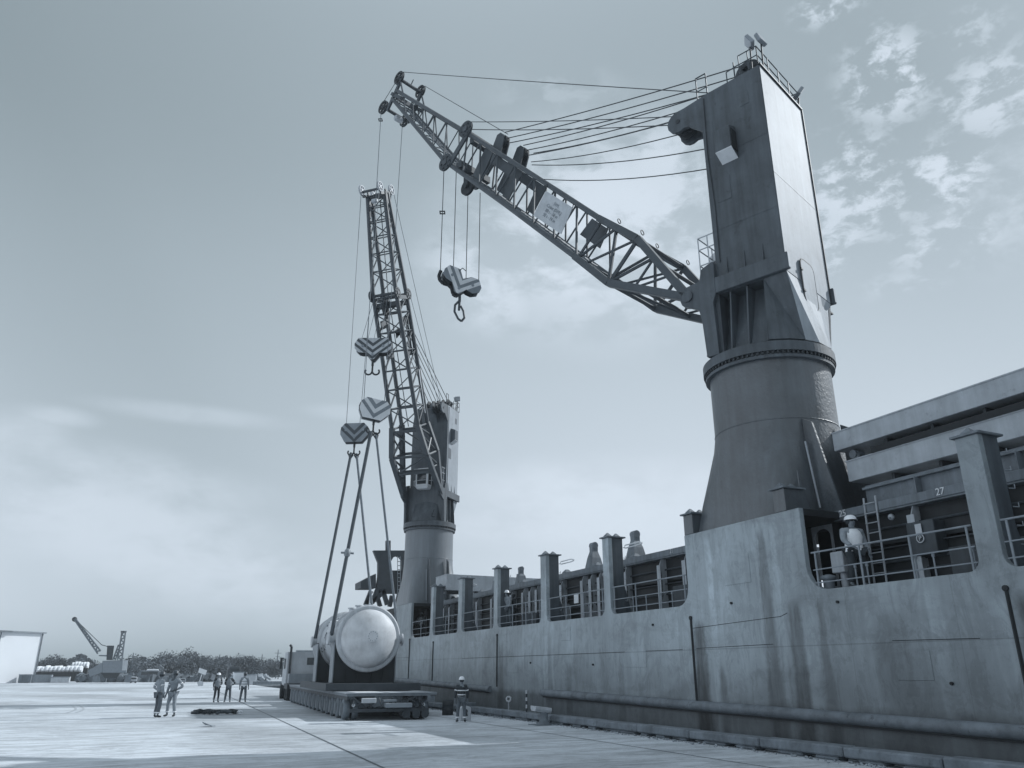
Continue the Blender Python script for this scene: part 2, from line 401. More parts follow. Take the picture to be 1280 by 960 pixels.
# bulwark posts
for a_,b_ in posts+[(15.95,16.4),(20.02,20.48)]:
    inb=(a_,b_) in posts
    z0=DK-.02 if inb else 5.803
    p=SB().bb(HX+(.165 if inb else 0),HX+.62,a_+.003,b_-.003,z0,6.42)
    p.prism([(HX+.625,a_+.06,z0),(HX+.95,a_+.06,z0),(HX+.625,a_+.06,z0+1.2)],(0,.03,0))
    po=p.build('bulwark_post','crane' if inb else 'pedestal',bevel=0.012)  # dark tone of the bay posts paints shade onto their sides
    c=SB().bb(HX-.07,HX+.72,a_-.07,b_+.07,6.423,6.47)
    for q in (0.12,0.48):
        c.loft([[ (HX+q+dx*s_,(a_+b_)/2+dy*s_,z) for dx,dy in((-.13,-.13),(.13,-.13),(.13,.13),(-.13,.13))] for s_,z in((1,6.472),(.8,6.52),(.15,6.62))],smooth=False)
    co=c.build('post_cap','coam',po)
    co.matrix_parent_inverse=Matrix()
    # rungs and cable clips on the inner edge
    if z0<5:
        rg=SB()
        for i in range(6):
            z=DK+.5+i*.38
            rg.path([(HX+.63,a_-.005,z),(HX+.63,a_-.13,z-.03),(HX+.63,a_-.13,z+.06)],0.012,4)
        rg.build('rung','rail',po)
# solid bulwark box in way of the cranes: return walls
for a_,b_ in blocks:
    q=SB().bb(HX+.165,HX+1.9,b_-.14,b_-.02,DK,5.79); q.bb(HX+.165,HX+4.3,a_+.02,b_-.145,5.62,5.795)
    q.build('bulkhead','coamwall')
# scupper pipes running down the ship's side
for y0,z0,z1 in ((10.35,0.9,3.3),(20.45,0.95,3.3),(35.4,1.1,3.35),(44.6,1.2,3.3),(49.1,1.2,3.6),(7.6,.8,3.2)):
    s_=SB().prism([(HX-.002,y0+.04,z0),(HX-.05,y0+.015,z0),(HX-.05,y0-.015,z0),(HX-.002,y0-.04,z0)],(0,0,z1-z0)); s_.disc((HX-.02,y0,z1),(1,0,0),.06,.06,10)
    s_.build('scupper_pipe','coamwall',label='dark vertical scupper pipe on the ship side')
# weld beads
wb=SB()
def bead(pts,r=0.007):
    wb.path([(HX-.004,y,z) for y,z in pts],r,4)
bead([(20.4,3.0),(16.6,3.13),(16.35,3.2)]); bead([(40,2.38),(21,2.40)]); bead([(20.3,2.42),(17,2.45)]); bead([(13.2,2.42),(11.1,2.40)]); bead([(58,2.6),(49.3,2.55)])
bead([(52.3,-1),(52.3,5.7)]); 
wb.build('weld_seam','coamwall')
db=SB()
for y,z,w_,h_ in ((17.6,4.1,1.1,.8),(12.3,1.6,.9,.6),(23.0,1.9,1.3,.7),(28.2,2.9,.8,.5),(33.1,1.7,1.2,.6),(9.3,2.5,.6,.7)):
    SB().bb(HX-.012,HX-.002,y,y+w_,z,z+h_).build('doubler_plate','hull',bevel=.006)
for y,z in ((18.5,3.6),(14.6,3.35),(31.8,2.1),(22.5,3.2),(26.5,2.0),(11.9,1.55)):
    SB().tube((HX-.05,y,z),(HX,y,z),.035,8).build('hull_fitting','coamwall')
# rubbing strakes (half tubes with tapered ends)
def strake(y0,z0,y1,z1,label):
    s_=SB(); n=14; pts=[]
    s_.tube((HX-.03,y0,z0-.14),(HX-.03,y1,z1-.14),.145,14)
    s_.tube((HX-.03,y0,z0-.14),(HX+.05,y0+.35,z0-.12),.145,14,.06)
    so=s_.build('rubbing_strake','fender',label=label)
    SB().bar((HX-.045,y0-.1,z0-.28),(HX-.045,y1+.1,z1-.28),.10,.055).build('strake_underside','darker',so)
strake(30.6,1.09,-8,.62,'dark scarred rubbing strake nearest the camera')
strake(54.4,1.42,36.1,1.12,'thinner rubbing strake further along the hull')

# hatch coaming with fins
CX=16.62
def coaming(y0,y1,fins,name='hatch_coaming'):
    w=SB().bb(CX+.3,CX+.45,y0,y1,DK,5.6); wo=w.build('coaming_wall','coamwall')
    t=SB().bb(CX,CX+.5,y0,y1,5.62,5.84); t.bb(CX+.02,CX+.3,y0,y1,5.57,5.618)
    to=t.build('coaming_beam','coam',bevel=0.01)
    h=SB().bb(CX+.3,CX+.34-.003,y0,y1,4.72,4.80); h.bb(CX+.18,CX+.3,y0,y1,4.69,4.718); h.build('coaming_stringer','coam_shade',wo)
    for fy in fins:
        f=SB().prism([(CX+.30,fy,DK),(CX-.02,fy,DK),(CX-.02,fy,DK+.1),(CX+.12,fy,4.3),(CX+.10,fy,5.0),(CX,fy,5.35),(CX+.10,fy,5.57),(CX+.30,fy,5.57)],(0,.03,0))
        f.bb(CX-.04,CX-.022,fy-.09,fy+.12,DK,5.35)
        f.build('coaming_fin','fin')
coaming(-8,15.75,[-3,0,3,5.6,8.1,9.4,11.15,13.3])
coaming(20.6,48.6,[21.3,22.5,24.0,26.3,27.6,28.3,29.0,29.7,31.6,33.2,34.1,34.8,35.6,37,38.2,38.8,39.5,41.6,42.4,43.4,44.2,46,47,48])
# hatch top behind the coaming
ht=SB().bb(CX+.55,26.3,20.6,48.6,5.55,5.80); ht.build('hatch_top','coam')
cp=SB().bb(CX+.42,CX+.5,-8,14.9,5.843,6.42); cp.bb(CX+.3,CX+.419,-8,14.9,6.3,6.36)
for yy in (-4,-1,2,5,7.9,10.6,13.2): cp.bb(CX+.2,CX+.419,yy,yy+.03,5.845,6.29)
cp.build('coaming_plate','coam')
# dark interior pipes, cable trays
pz=SB()
for z in (4.1,4.35,5.2): pz.tube((CX+.24,20.7,z),(CX+.24,48.5,z),.03,6); pz.tube((CX+.24,-7,z),(CX+.24,14.8,z),.03,6)
pz.build('deck_pipe','coam_shade')
# pyramid stacking cones on coaming
for y in (21.8,25.9,28.8,31.5,33.3,36.0,38.2,41.5,43.2,46.2):
    c=SB().loft([[(CX+.25+dx*s_,y+dy*s_,z) for dx,dy in((-.16,-.16),(.16,-.16),(.16,.16),(-.16,.16))] for s_,z in((1,5.842),(1,5.90),(.35,6.02))],smooth=False)
    c.build('stacking_cone','coam',label=None)
# tapered lashing towers on the coaming
def lash(y,x,zt,w,rt=False):
    s_=SB(); z0=5.842
    s_.loft([[(x-a,y-b,z),(x+a,y-b,z),(x+a,y+b,z),(x-a,y+b,z)] for z,a,b in((z0,.42*w,.42*w),(z0+.45,.3*w,.3*w),(zt-.35,.2*w,.17*w),(zt-.15,.19*w,.2*w),(zt,.12*w,.2*w))],smooth=False)
    s_.bb(x-.3*w-.02,x-.22*w,y-.12,y+.12,z0+.1,z0+.55)
    s_.disc((x,y,zt-.1),(0,1,0),.2*w,.42*w,12)
    s_.build('lashing_tower','coam',bevel=.015)
lash(29.5,CX+.5,6.92,.72); lash(26.25,CX+.5,6.92,.74); lash(36.9,CX+.5,6.75,.6); lash(40.2,CX+.6,6.6,.6); lash(33.8,CX+.7,6.75,.65)
# frames/brackets at bay ends
for y in (25.0,30.1,46.0,41.0):
    s_=SB().path([(HX+.66,y,6.15),(HX+.66,y-.9,6.15),(HX+.72,y-1.05,6.1),(HX+.66,y-.9,6.05),(HX+.66,y,6.05)],.025,5); s_.build('davit_bracket','white')
# railings in the bays
def railing(y0,y1,xp=HX+.06,n=3,extra=()):
    ro=SB(); 
    for z in (DK+.93,DK+.50,DK+.18): ro.tube((xp,y0,z+ (0)),(xp,y1,z),.022 if z>4.5 else .016,7)
    k=max(2,int(round((y1-y0)/1.7)))
    for i in range(k+1):
        y=y0+.12+(y1-y0-.24)*i/k
        ro.tube((xp,y,DK-.02),(xp,y,DK+.93),.026,7)
    for y in extra:
        ro.tube((xp+.12,y,DK-.02),(xp+.12,y,DK+.44),.02,7); ro.disc((xp+.12,y,DK+.47),(0,0,1),.035,.08,8)
    ro.build('railing','rail')
railing(5.85,10.22); railing(10.86,15.32,extra=(14.1,13.75,12.4,11.95,11.0)); railing(20.62,25.05,extra=(21.6,22.2,23.1,23.9)); railing(25.63,30.18,extra=(27,28.5))
railing(30.85,35.35,extra=(32,33)); railing(35.95,40.14); railing(40.82,44.82); railing(45.38,49.0); railing(0.8,5.25); railing(52.6,56.9)
# braces seen in the bays
s_=SB().tube((CX-.2,43.5,DK),(CX-.25,41.4,5.3),.03,6); s_.build('diagonal_brace','fin')
# cabinets inside bays, most with shade painted in
for (y0,y1,z0,z1,x,mn) in ((9.6,12.35,DK,4.42,CX-.02,'coam'),(12.7,13.45,4.35,5.15,CX+.1,'coam'),(21.0,22.9,DK,4.5,CX-.1,'coam'),(33.6,35.2,DK,4.3,CX-.1,'coam'),(46.3,46.9,DK,4.6,CX-.1,'coam'),(31.0,31.5,DK,4.5,CX-.2,'fin')):
    SB().bb(x-.18,x+.28,y0,y1,z0,z1).build('deck_locker','coam_shade' if mn=='coam' else mn,bevel=.015)
SB().bb(HX+.6,HX+.62,28.6,28.95,4.35,4.72).build('notice_board','white')
SB().bb(HX+.6,HX+.62,37.0,37.25,4.45,4.85).build('notice_board','white')
# muster sign with P in ring
sg=SB().bb(CX-.125,CX-.115,13.0,13.17,4.86,5.08); so=sg.build('sign_plate','offwhite')
for i in range(3): pass
rg=SB().ring((CX-.12,13.08,4.74),(1,0,0),[(.11,0),(.11,-.006),(.085,-.006),(.085,0)],20,close=True); ro=rg.build('sign_ring','offwhite')
def shiptext(t,size,y,z,x,m='offwhite',name='frame_number'):
    return text_mesh(t,size,name,m,ship,basis((0,-1,0),(0,0,1),(x-SL.x,y-SL.y,z)))
shiptext('P',.17,13.08,4.74,CX-.124,name='sign_letter')
shiptext('25',.24,15.37,5.73,CX-.03,m='white'); shiptext('27',.24,12.42,5.74,CX-.01,m='white'); shiptext('21',.22,23.2,5.75,CX-.01)
# bulkhead lamps
for y,z in ((13.95,5.42),(21.9,5.5),(28.0,5.45)):
    l=SB().ring((CX+.1,y,z),(-1,-.2,-.5),[(.02,.10),(.06,.09),(.08,.05),(.08,0),(.02,0)],12); l.build('bulkhead_lamp','hull_post')
# near ladder
ld=SB()
for y in (14.25,14.62): ld.bar((CX-.1,y,DK),(CX-.02,y,6.0),.03,.04)
for i in range(9): ld.tube((CX-.08,14.25,DK+.25*i+.15),(CX-.08,14.62,DK+.25*i+.15),.014,6)
ld.build('ladder','fin')
ld=SB()
for y in (27.0,27.3): ld.bar((CX-.1,y,DK),(CX-.02,y,6.0),.03,.04)
for i in range(9): ld.tube((CX-.08,27.0,DK+.25*i+.15),(CX-.08,27.3,DK+.25*i+.15),.014,6)
ld.build('ladder','fin')
# deckhouse with arched doorway beside each pedestal (opening towards the quay)
def deckhouse(y0,y1,yd,xw=CX+.25,ztop=5.78,w=.62):
    # wall with arched hole, outline traced around the doorway
    hw=w/2; zs=DK+.25; zh=5.28
    hole=[(yd+hw,zs)]+[(yd+hw*math.cos(rad(t)),zh+.22*math.sin(rad(t))) for t in range(0,181,20)]+[(yd-hw,zs)]
    s_=SB()
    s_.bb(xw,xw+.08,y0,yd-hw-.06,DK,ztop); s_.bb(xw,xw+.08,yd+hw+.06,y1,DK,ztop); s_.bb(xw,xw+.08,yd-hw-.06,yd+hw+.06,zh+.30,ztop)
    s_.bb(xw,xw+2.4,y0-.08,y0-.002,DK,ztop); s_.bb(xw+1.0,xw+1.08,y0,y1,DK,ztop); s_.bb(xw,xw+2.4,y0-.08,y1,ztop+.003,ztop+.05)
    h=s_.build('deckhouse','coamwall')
    fr=SB(); outer=[(yd+hw+.07,zs),(yd+hw+.07,zh+.31),(yd-hw-.07,zh+.31),(yd-hw-.07,zs)]
    # frame = strip between outer rectangle and arched hole
    left=[(yd-hw-.07,zs)]+[(yd-hw,zs)]+[(yd-hw*math.cos(rad(t)),zh+.22*math.sin(rad(t))) for t in range(0,91,15)]+[(yd,zh+.31),(yd-hw-.07,zh+.31)]
    right=[(2*yd-a,b) for a,b in left]
    for pl in (left,right): fr.prism([(xw-.035,a,b) for a,b in pl],(.06,0,0))
    fr.bb(xw-.035,xw+.03,yd-hw-.07,yd+hw+.07,zs-.06,zs-.002)
    fr.build('door_frame','fin',h)
deckhouse(15.8,17.6,16.42,w=.60); deckhouse(49.0,54.2,51.6,w=1.0)
# fittings at the near doorway: mushroom vent and pale box
v=SB().bb(HX+.5,HX+.95,14.75,15.15,4.1,4.62); v.tube((HX+.7,14.95,DK),(HX+.7,14.95,4.1),.1,10); v.build('vent_box','fin',bevel=.02)
v=SB().tube((HX+.35,15.15,DK),(HX+.35,15.15,3.95),.14,12); v.ring((HX+.35,15.15,3.95),(0,0,1),[(.05,.12),(.19,.08),(.2,0),(.14,-.02)],14); v.build('mushroom_vent','coam')
# after structure behind the far crane
gt=empty('deck_gantry',(16.6,60,DK),0,'tall dark steel deck frame with flared platform behind the far crane','gantry')
class GB(MB):
    def build(s,name,m,parent=None,**k):
        s.v=[(x-16.6,y-60,z-DK) for x,y,z in s.v]; return super().build(name,m,parent or gt,**k)
def P60(u,v,Y=60): return onY(u,v,Y)
pl=[P60(*p) for p in ((467,688),(506,688),(506,742),(470,741),(472,716),(472,703))]
# front wall with arched window: left pier, right pier, header, sill
GB().prism([P60(*p) for p in ((467,688),(489,688),(489,742),(470,742),(473,720),(473,703))],(0,.4,0)).build('column','boomdark')
GB().prism([P60(*p) for p in ((502.5,700),(509,700),(509,742),(502.5,742))],(0,.4,0)).build('column','boomdark')
GB().prism([P60(*p) for p in ((489,688),(509,688),(509,699.9),(502.5,699.9),(500,696.5),(496,695),(492,696.5),(489.2,701))],(0,.4,0)).build('header_beam','boomdark')
GB().prism([P60(*p) for p in ((489.1,713),(502.4,713),(502.4,742),(489.1,742))],(0,.4,0)).build('sill_panel','dark')
GB().prism([P60(*p) for p in ((451,727),(470,717),(470,735),(451,735))],(0,1.8,0)).build('platform','boomdark')
for a_,b_ in (((472,736),(465,754)),((478,736),(484,756)),((499,742),(496,756)),((466,752),(482,738))):
    GB().bar(P60(*a_),P60(*b_),.3,.3).build('leg','boomdark'); GB().bar(P60(*a_)+Vector((0,2,0)),P60(*b_)+Vector((0,2,0)),.3,.3).build('leg','boomdark')
gx=P60(487,688); GB().bar(P60(485,688.1),P60(485,676),.35,.3).build('mast','boomdark')
lad=GB()
for i in range(10): lad.tube(P60(497,697+i*5,59.8),P60(500.5,697+i*5,59.8),.03,5)
lad.bar(P60(497,695,59.8),P60(497,745,59.8),.04,.04); lad.bar(P60(500.5,695,59.8),P60(500.5,745,59.8),.04,.04); lad.build('ladder','rail')
# raised deck under it
SB().bb(17.0,24,54.5,66,DK,6.2).build('raised_deck','coamwall'); SB().bb(HX+.5,17,57.2,60,5.2,5.6).build('raised_deck','coam')

# hatch covers (stowed, lifted on and off)
def hatch(x0,x1,y0,y1,z0,z1,label,end=True):
    e=empty('hatch_cover',((x0+x1)/2,(y0+y1)/2,z0),0,label,'hatch cover','steel hatch covers on the ship')
    ox,oy,oz=(x0+x1)/2,(y0+y1)/2,z0
    def L(mb,name,m,**k):
        mb.v=[(x-ox,y-oy,z-oz) for x,y,z in mb.v]; return mb.build(name,m,e,**k)
    L(MB().bb(x0,x1,y0,y1,z0+.02,z1),'panel','cover',bevel=.012)
    lip=MB().bb(x0-.02,x0-.003,y0,y1,z1-.03,z1+.005); L(lip,'edge_lip','cover')
    u=MB()
    yy=y0+.5
    while yy<y1-.3: u.bb(x0+.2,x1-.2,yy,yy+.08,z0-.16,z0+.017); yy+=1.4
    L(u,'underside_rib','dark')
    return e
hatch(17.0,25.5,1.0,15.72,7.55,8.10,'long scraped grey hatch cover, upper one of the two beside the near crane')
hatch(17.05,25.5,1.0,15.42,6.62,7.22,'lower hatch cover of the two beside the near crane, sitting on the coaming')
ck=MB()
for yy in (14.9,9.3,5):
    pass
for i,yy in enumerate((15.2,)):
    c=MB(); c.tube((17.25,yy,7.24),(17.25,yy,7.38),.14,12); c.tube((17.45,yy+.0,7.38),(17.1,yy,7.38),.12,12); tag(c.build('cover_roller','coam'),'round roller between the two stacked hatch covers','roller')
hatch(15.9,25.0,44.6,46.6,6.2,7.14,'pale distant hatch cover lying across the deck beside the far crane')
tag(MB().bb(17,17.4,2,14.5,7.223,7.385).build('spacer_beam','darker'),'dark spacer beam in the gap between the stacked hatch covers','beam')

# ------------------------------------------------------------------ DECK CRANES
BL=27.39; BA=rad(46.8)
def rect_circ(hx,hy,cx,cy,R,t,z,n=48):
    out=[]
    for i in range(n):
        a=2*PI*(i+.5)/n; c,s=math.cos(a),math.sin(a)
        k=1/max(abs(c)/hx,abs(s)/hy); px,py=cx+c*k,cy+s*k
        qx,qy=R*c,R*s
        out.append((px*(1-t)+qx*t,py*(1-t)+qy*t,z))
    return out
def sheave(mb,c,axis,r,w=.09,n=22):
    mb.ring(c,axis,[(r*.25,-w/2),(r*.8,-w*.3),(r,-w/2),(r,-w*.4),(r*.9,0),(r,w*.4),(r,w/2),(r*.8,w*.3),(r*.25,w/2)],n)
    for i in range(6):
        t=2*PI*i/6
    return mb
def build_crane(center,phi,S,Rp,label,pin,boomlen,luff,lod=0,rope_end=None,hooks=()):
    """S scale of everything above the slewing ring; local +Y is the boom direction, -X the side facing the camera in crane one"""
    Z0=10.7; side_m='crane' if lod==0 else 'crane_pale_sunlit'; ped_m='pedestal' if lod==0 else 'pedestal_far_sunlit'
    e=empty('deck_crane',(center[0],center[1],5.8),phi,label,'crane','ship cranes holding the vessel')
    def T(p): # design coordinates (crane one) -> local
        x,y,z=p
        return (x*S,y*S,(Z0+(z-Z0)*S if z>Z0 else z)-5.8)
    def B(mb,name,m,parent=None,raw=False,**k):
        if not raw: mb.v=[T(v) for v in mb.v]
        return mb.build(name,m,parent or e,**k)
    # --- pedestal is square to the ship: undo the slew
    ped=MB(); R=Rp; hb=R*1.06
    rings=[]
    for z,t,kk in ((5.8,0,1),(6.6,.25,1),(7.5,.6,1),(8.3,.9,1),(8.75,1,1),(9.7,1,1),(10.62,1,1)):
        rg_=rect_circ(hb,hb,0,0,R,t,z-5.8)
        rings.append([(x*math.cos(-phi)-y*math.sin(-phi),x*math.sin(-phi)+y*math.cos(-phi),z) for x,y,z in rg_])
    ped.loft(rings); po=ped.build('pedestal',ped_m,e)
    sm=MB().ring((0,0,8.72-5.8),(0,0,1),[(R+.002,0),(R+.018,.012),(R+.018,.03),(R+.002,.04)],48); sm.build('weld_band',ped_m,po)
    # gusset plates on pedestal foot, towards the hatches
    gs=MB(); gcos,gsin=math.cos(-phi),math.sin(-phi)
    def un(p): return (p[0]*gcos-p[1]*gsin,p[0]*gsin+p[1]*gcos,p[2])
    for px in (-R*.35,R*.45):
        gs.prism([un((px,-R*.96,2.9)),un((px,-R*1.02,0)),un((px,-R*1.5,0)),un((px,-R*1.15,2.7))],Vector(un((.06,0,0))))
    gs.build('gusset_plate','pedestal',po)
    pp=MB().path([un((-R*.42,-R*1.04,2.15)),un((-R*.42,-R*1.16,.2))],.03,8); pp.build('drain_pipe','crane_pale_sunlit',po)
    # --- slewing ring
    sr=MB().ring((0,0,10.62-5.8),(0,0,1),[(R*.96,0),(R*1.07,0),(R*1.07,.10),(R*1.03,.105),(R*1.03,.2),(R*1.10,.205),(R*1.10,.50),(R*1.06,.54),(R*.7,.56)],96); sr.sm=[False]*len(sr.f)
    so=sr.build('slewing_ring','crane',e)
    if True:
        bt=MB(); nb=84 if lod==0 else 48
        for i in range(nb):
            t=2*PI*i/nb; x,y=R*1.065*math.cos(t),R*1.065*math.sin(t)
            bt.box((x,y,10.62-5.8+.152),(.07,.06,.085),Matrix.Rotation(t,3,'Z'))
        bt.build('ring_bolts','dark',so)
    # --- tower housing
    hx,y0,y1=1.62,-1.7,.65
    tw=MB()
    side=[(-1.7,13.3),(-1.7,21.2),(.30,21.17),(1.26,21.06)]
    cy,cz,cr=1.55,20.62,.45
    side+=[(cy+cr*math.cos(rad(a_)),cz+cr*math.sin(rad(a_))) for a_ in (80,55,30,5,-20,-45,-70,-95,-120)]
    side+=[(1.15,20.19),(.63,19.64),(.63,13.3)]
    tw.prism([(-hx,y,z) for y,z in side if not(y>.64)]+[],(2*hx,0,0))
    to=B(tw,'tower_housing','crane',bevel=.02)
    # nose cheek plates carrying the luffing sheave
    for x in (-hx,-.75) :
        nz=MB().prism([(x-.004,y,z) for y,z in [(.2,21.165)]+[q for q in side if q[0]>.64]+[(.2,19.3)]],(.14,0,0)); B(nz,'nose_plate','crane',bevel=.01)
    sh=MB()
    for x in (-1.3,-1.0): sheave(sh,(x,1.5,20.6),(1,0,0),.40)
    sh.tube((-hx-.03,1.55,20.62),(-.58,1.55,20.62),.09,12); B(sh,'nose_sheave','dark')
    # rear face: sheet 4 mm proud with sunlight painted into its tone, with frame edge
    rp=MB(); rp.bb(-hx+.03,hx-.03,-1.712,-1.704,13.32,21.16); B(rp,'rear_panel','crane_pale_sunlit')
    re=MB()
    re.bar((hx+.02,-1.73,13.3),(hx+.02,-1.73,21.2),.05,.05); re.bar((-hx,-1.73,21.22),(hx,-1.73,21.22),.07,.06); B(re,'panel_trim','dark')
    for z in (16.9,): 
        B(MB().bb(-hx+.03,hx-.03,-1.719,-1.7145,z,z+.015),'panel_seam','coam')
    # lower part: rear skirt lofted from square housing to round ring
    lw=MB(); R2=2.02
    n=48
    r0=rect_circ(hx-.45 if False else hx-.55,1.15,0,-.5,R2,0,13.28); r1=rect_circ(hx-.55,1.15,0,-.5,R2*.8,1,11.2)
    lw.loft([r0,r1]); B(lw,'tower_core','crane')
    sk=MB(); zt=13.3; zb=11.18
    def arcpt(t): return (R2*math.sin(t),-R2*math.cos(t))
    if lod: B(MB().bb(-hx-.012,-hx-.004,-1.66,.6,13.9,21.1),'side_panel','crane_pale_sunlit')  # sheet that paints sunlight onto the far tower's sunny side
    A=[(-hx,-1.7),(-hx*.5,-1.7),(0,-1.7),(hx*.5,-1.7),(hx,-1.7),(hx,-1.0),(hx,-.2),(hx,.65)]
    Bq=[arcpt(rad(a_)) for a_ in (-30,-14,6,28,52,68,84,110)]
    vs=[(x,y,zt) for x,y in A]+[(x,y,zb) for x,y in Bq]+[(x*.96,y*.96,zt) for x,y in A]+[(x*.96,y*.96,zb) for x,y in Bq]
    k=len(A); fs=[(i,i+1,k+i+1,k+i) for i in range(k-1)]+[(2*k+i+1,2*k+i,3*k+i,3*k+i+1) for i in range(k-1)]+[(i,2*k+i,2*k+i+1,i+1) for i in range(k-1)]
    sk.add(vs,fs); B(sk,'rear_skirt','crane_pale_sunlit')
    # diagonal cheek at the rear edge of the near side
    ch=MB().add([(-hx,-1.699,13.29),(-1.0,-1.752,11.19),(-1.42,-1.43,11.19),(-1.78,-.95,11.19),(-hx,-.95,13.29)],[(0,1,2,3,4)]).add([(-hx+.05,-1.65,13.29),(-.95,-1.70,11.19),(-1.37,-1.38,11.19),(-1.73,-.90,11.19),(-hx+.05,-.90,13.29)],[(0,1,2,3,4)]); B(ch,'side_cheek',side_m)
    ch=MB(); ch.prism([(hx,-1.69,13.26),(1.25,-1.6,11.2),(1.72,-.62,11.2),(hx,-1.0,13.26)],(-.07,.02,0)); B(ch,'side_cheek','crane')
    # ribs in the recess
    for y in (-1.0,-.38,.2):
        for sx in (-1,1):
            rb=MB().prism([(sx*1.0,y,13.27),(sx*(hx-.02),y,13.27),(sx*1.7,y+.1,11.2),(sx*1.0,y+.05,11.2)],(0,.045,0)); B(rb,'recess_rib','crane')
    for z in (15.6,18.4):
        B(MB().bb(-hx-.008,-hx-.003,-1.68,.62,z,z+.03),'weld_band','crane')
    for (y,z,w_,h_) in ((-.2,16.6,.5,.9),(-1.2,19.9,.35,.5)): B(MB().bb(-hx-.014,-hx-.004,y,y+w_,z,z+h_),'doubler_plate','crane',bevel=.004)
    ca_=MB().path([(-hx-.03,.45,21.0),(-hx-.03,.5,18.6),(-hx-.03,.42,16.5),(-hx-.03,.45,14.4)],.018,5); B(ca_,'cable_run','dark')
    # continuation above belt
    for y in (-1.05,-.42,.2):
        rb=MB().prism([(-hx-.001,y,13.87),(-hx-.07,y,13.87),(-hx-.015,y,14.5),(-hx-.001,y,14.5)],(0,.03,0)); B(rb,'tower_stiffener','crane')
    # belt
    for sx in (-1,1):
        bl=MB().bb(sx*(hx+.003),sx*(hx+.16),-1.85,.65,13.3,13.86); B(bl,'belt_beam','crane',bevel=.02)
        be=MB().bb(sx*(hx+.02),sx*(hx+.15),-1.862,-1.853,13.34,13.82); B(be,'belt_end','crane_pale_sunlit')
        # front flange with boom foot bracket
        fl=[(.66,14.45),(.85,14.40),(1.1,14.3),(1.2,13.9),(1.5,13.88)]+[(1.68+.30*math.cos(rad(a_)),13.5+.36*math.sin(rad(a_))) for a_ in (80,40,0,-40,-80)]+[(1.3,12.9),(1.22,12.5),(1.15,11.18),(.72,11.18),(.76,13.0),(.64,13.3),(.64,13.88),(.62,14.4)]
        ff=MB().prism([(sx*(hx+.0),y,z) for y,z in fl],(sx*.17,0,0)); B(ff,'boom_bracket','crane',bevel=.012)
        pn=MB().disc((sx*(hx+.20),1.66,13.5),(1,0,0),.2,.06,20); B(pn,'pivot_pin','crane')
    cr_=MB().bb(-hx,hx,.62,.80,11.2,14.2); B(cr_,'front_wall','crane')
    # service hatch (oval door) on the rear face
    dr=MB(); pts=[]
    dx0,dx1,dz0,dz1=-.80,.45,12.75,13.95
    dcx,dcz=-.18,13.32; hw,hh=.48,.80
    for q in ((1,1),(-1,1),(-1,-1),(1,-1)):
        base={ (1,1):0,(-1,1):90,(-1,-1):180,(1,-1):270}[q]
        for t in range(0,91,18):
            pts.append((dcx+q[0]*(hw-.26)+.26*math.cos(rad(base+t)),dcz+q[1]*(hh-.26)+.26*math.sin(rad(base+t))))
    yy0=-1.79
    dr.prism([(x,yy0,z) for x,z in pts],(0,.30,0)); do=B(dr,'service_hatch','crane_pale_sunlit',bevel=.015)
    dg=MB(); pq=[(dcx+(x-dcx)*1.03,yy0+.02,dcz+(z-dcz)*1.02) for x,z in pts]; dg.path(pq+[pq[0]],.028,5); B(dg,'hatch_rim','dark',do)
    hg=MB(); 
    for z in (12.95,13.7): hg.bb(dcx-hw-.07,dcx-hw+.06,yy0-.03,yy0-.005,z-.035,z+.035)
    B(hg,'hinge','dark',do)
    # near-side hood; white bottom paints light bounced up from the quay
    for sx in (-1,):
        x=sx*hx
        hd=MB().prism([(x-.003,-.58,19.25),(x-.42,-.58,19.1),(x-.42,-.58,18.25),(x-.003,-.58,18.0)],(0,.58,0)); ho=B(hd,'vent_hood','crane',bevel=.01)
        hp=MB().prism([(x-.425,-.585,18.24),(x-.425,.005,18.24),(x-.01,.005,17.985),(x-.01,-.585,17.985)],(0,0,-.02)); B(hp,'hood_bounce_light_sheet','white',ho)
        hk=MB().bb(x-.36,x-.03,-.61,-.585,18.2,19.0); B(hk,'hood_grille','darker',ho)
    # operator's cab on the front face
    cab=MB(); cab.loft([[(-.40+a_,.82,z),(.70-a_,.82,z),(.70-a_,1.5+b_,z),(-.40+a_,1.5+b_,z)] for z,a_,b_ in((13.95,.08,-.12),(14.1,0,0),(15.45,0,0.02),(15.65,.1,-.15))],smooth=False)
    co=B(cab,'operator_cab','white',bevel=.02)
    cw=MB().bb(-.25,.55,1.523,1.528,14.3,15.3); cw.bb(.70,.706,.9,1.4,14.3,15.3); cw.bb(-.406,-.401,.9,1.4,14.3,15.3); B(cw,'cab_window','glass',co)
    cg=MB().path([(-.38,1.6,14.6),(.70,1.6,14.6),(.76,1.0,14.6)],.02,5); cg.path([(-.38,1.6,14.15),(.76,1.6,14.15),(.76,1.6,14.6)],.02,5); B(cg,'cab_guard','white',co)
    # top platform, rails, sheaves, floodlights
    pf=MB()
    for a_,b_ in (((-hx,-1.68,0),(hx,-1.68,0)),((hx,-1.68,0),(hx,.1,0)),((-hx,-1.0,0),(-hx,-1.68,0))):
        a3=Vector(a_)+Vector((0,0,21.2)); b3=Vector(b_)+Vector((0,0,21.2)); L_=(b3-a3).length; k=max(2,int(L_/.65))
        for hgt in (.42,.8): pf.tube(a3+Vector((0,0,hgt)),b3+Vector((0,0,hgt)),.02,6)
        for i in range(k+1): p=a3.lerp(b3,i/k); pf.tube(p,p+Vector((0,0,.8)),.02,6)
    B(pf,'top_railing','boom'); pf=MB()
    pf.path([(-1.5,.75,21.1),(-1.5,.75,22.15),(-1.5,.35,22.15),(-1.5,.35,21.15)],.025,6); pf.path([(-1.5,.35,21.55),(-1.5,.75,21.55)],.02,6)
    B(pf,'access_hoop','boom'); pf=MB()
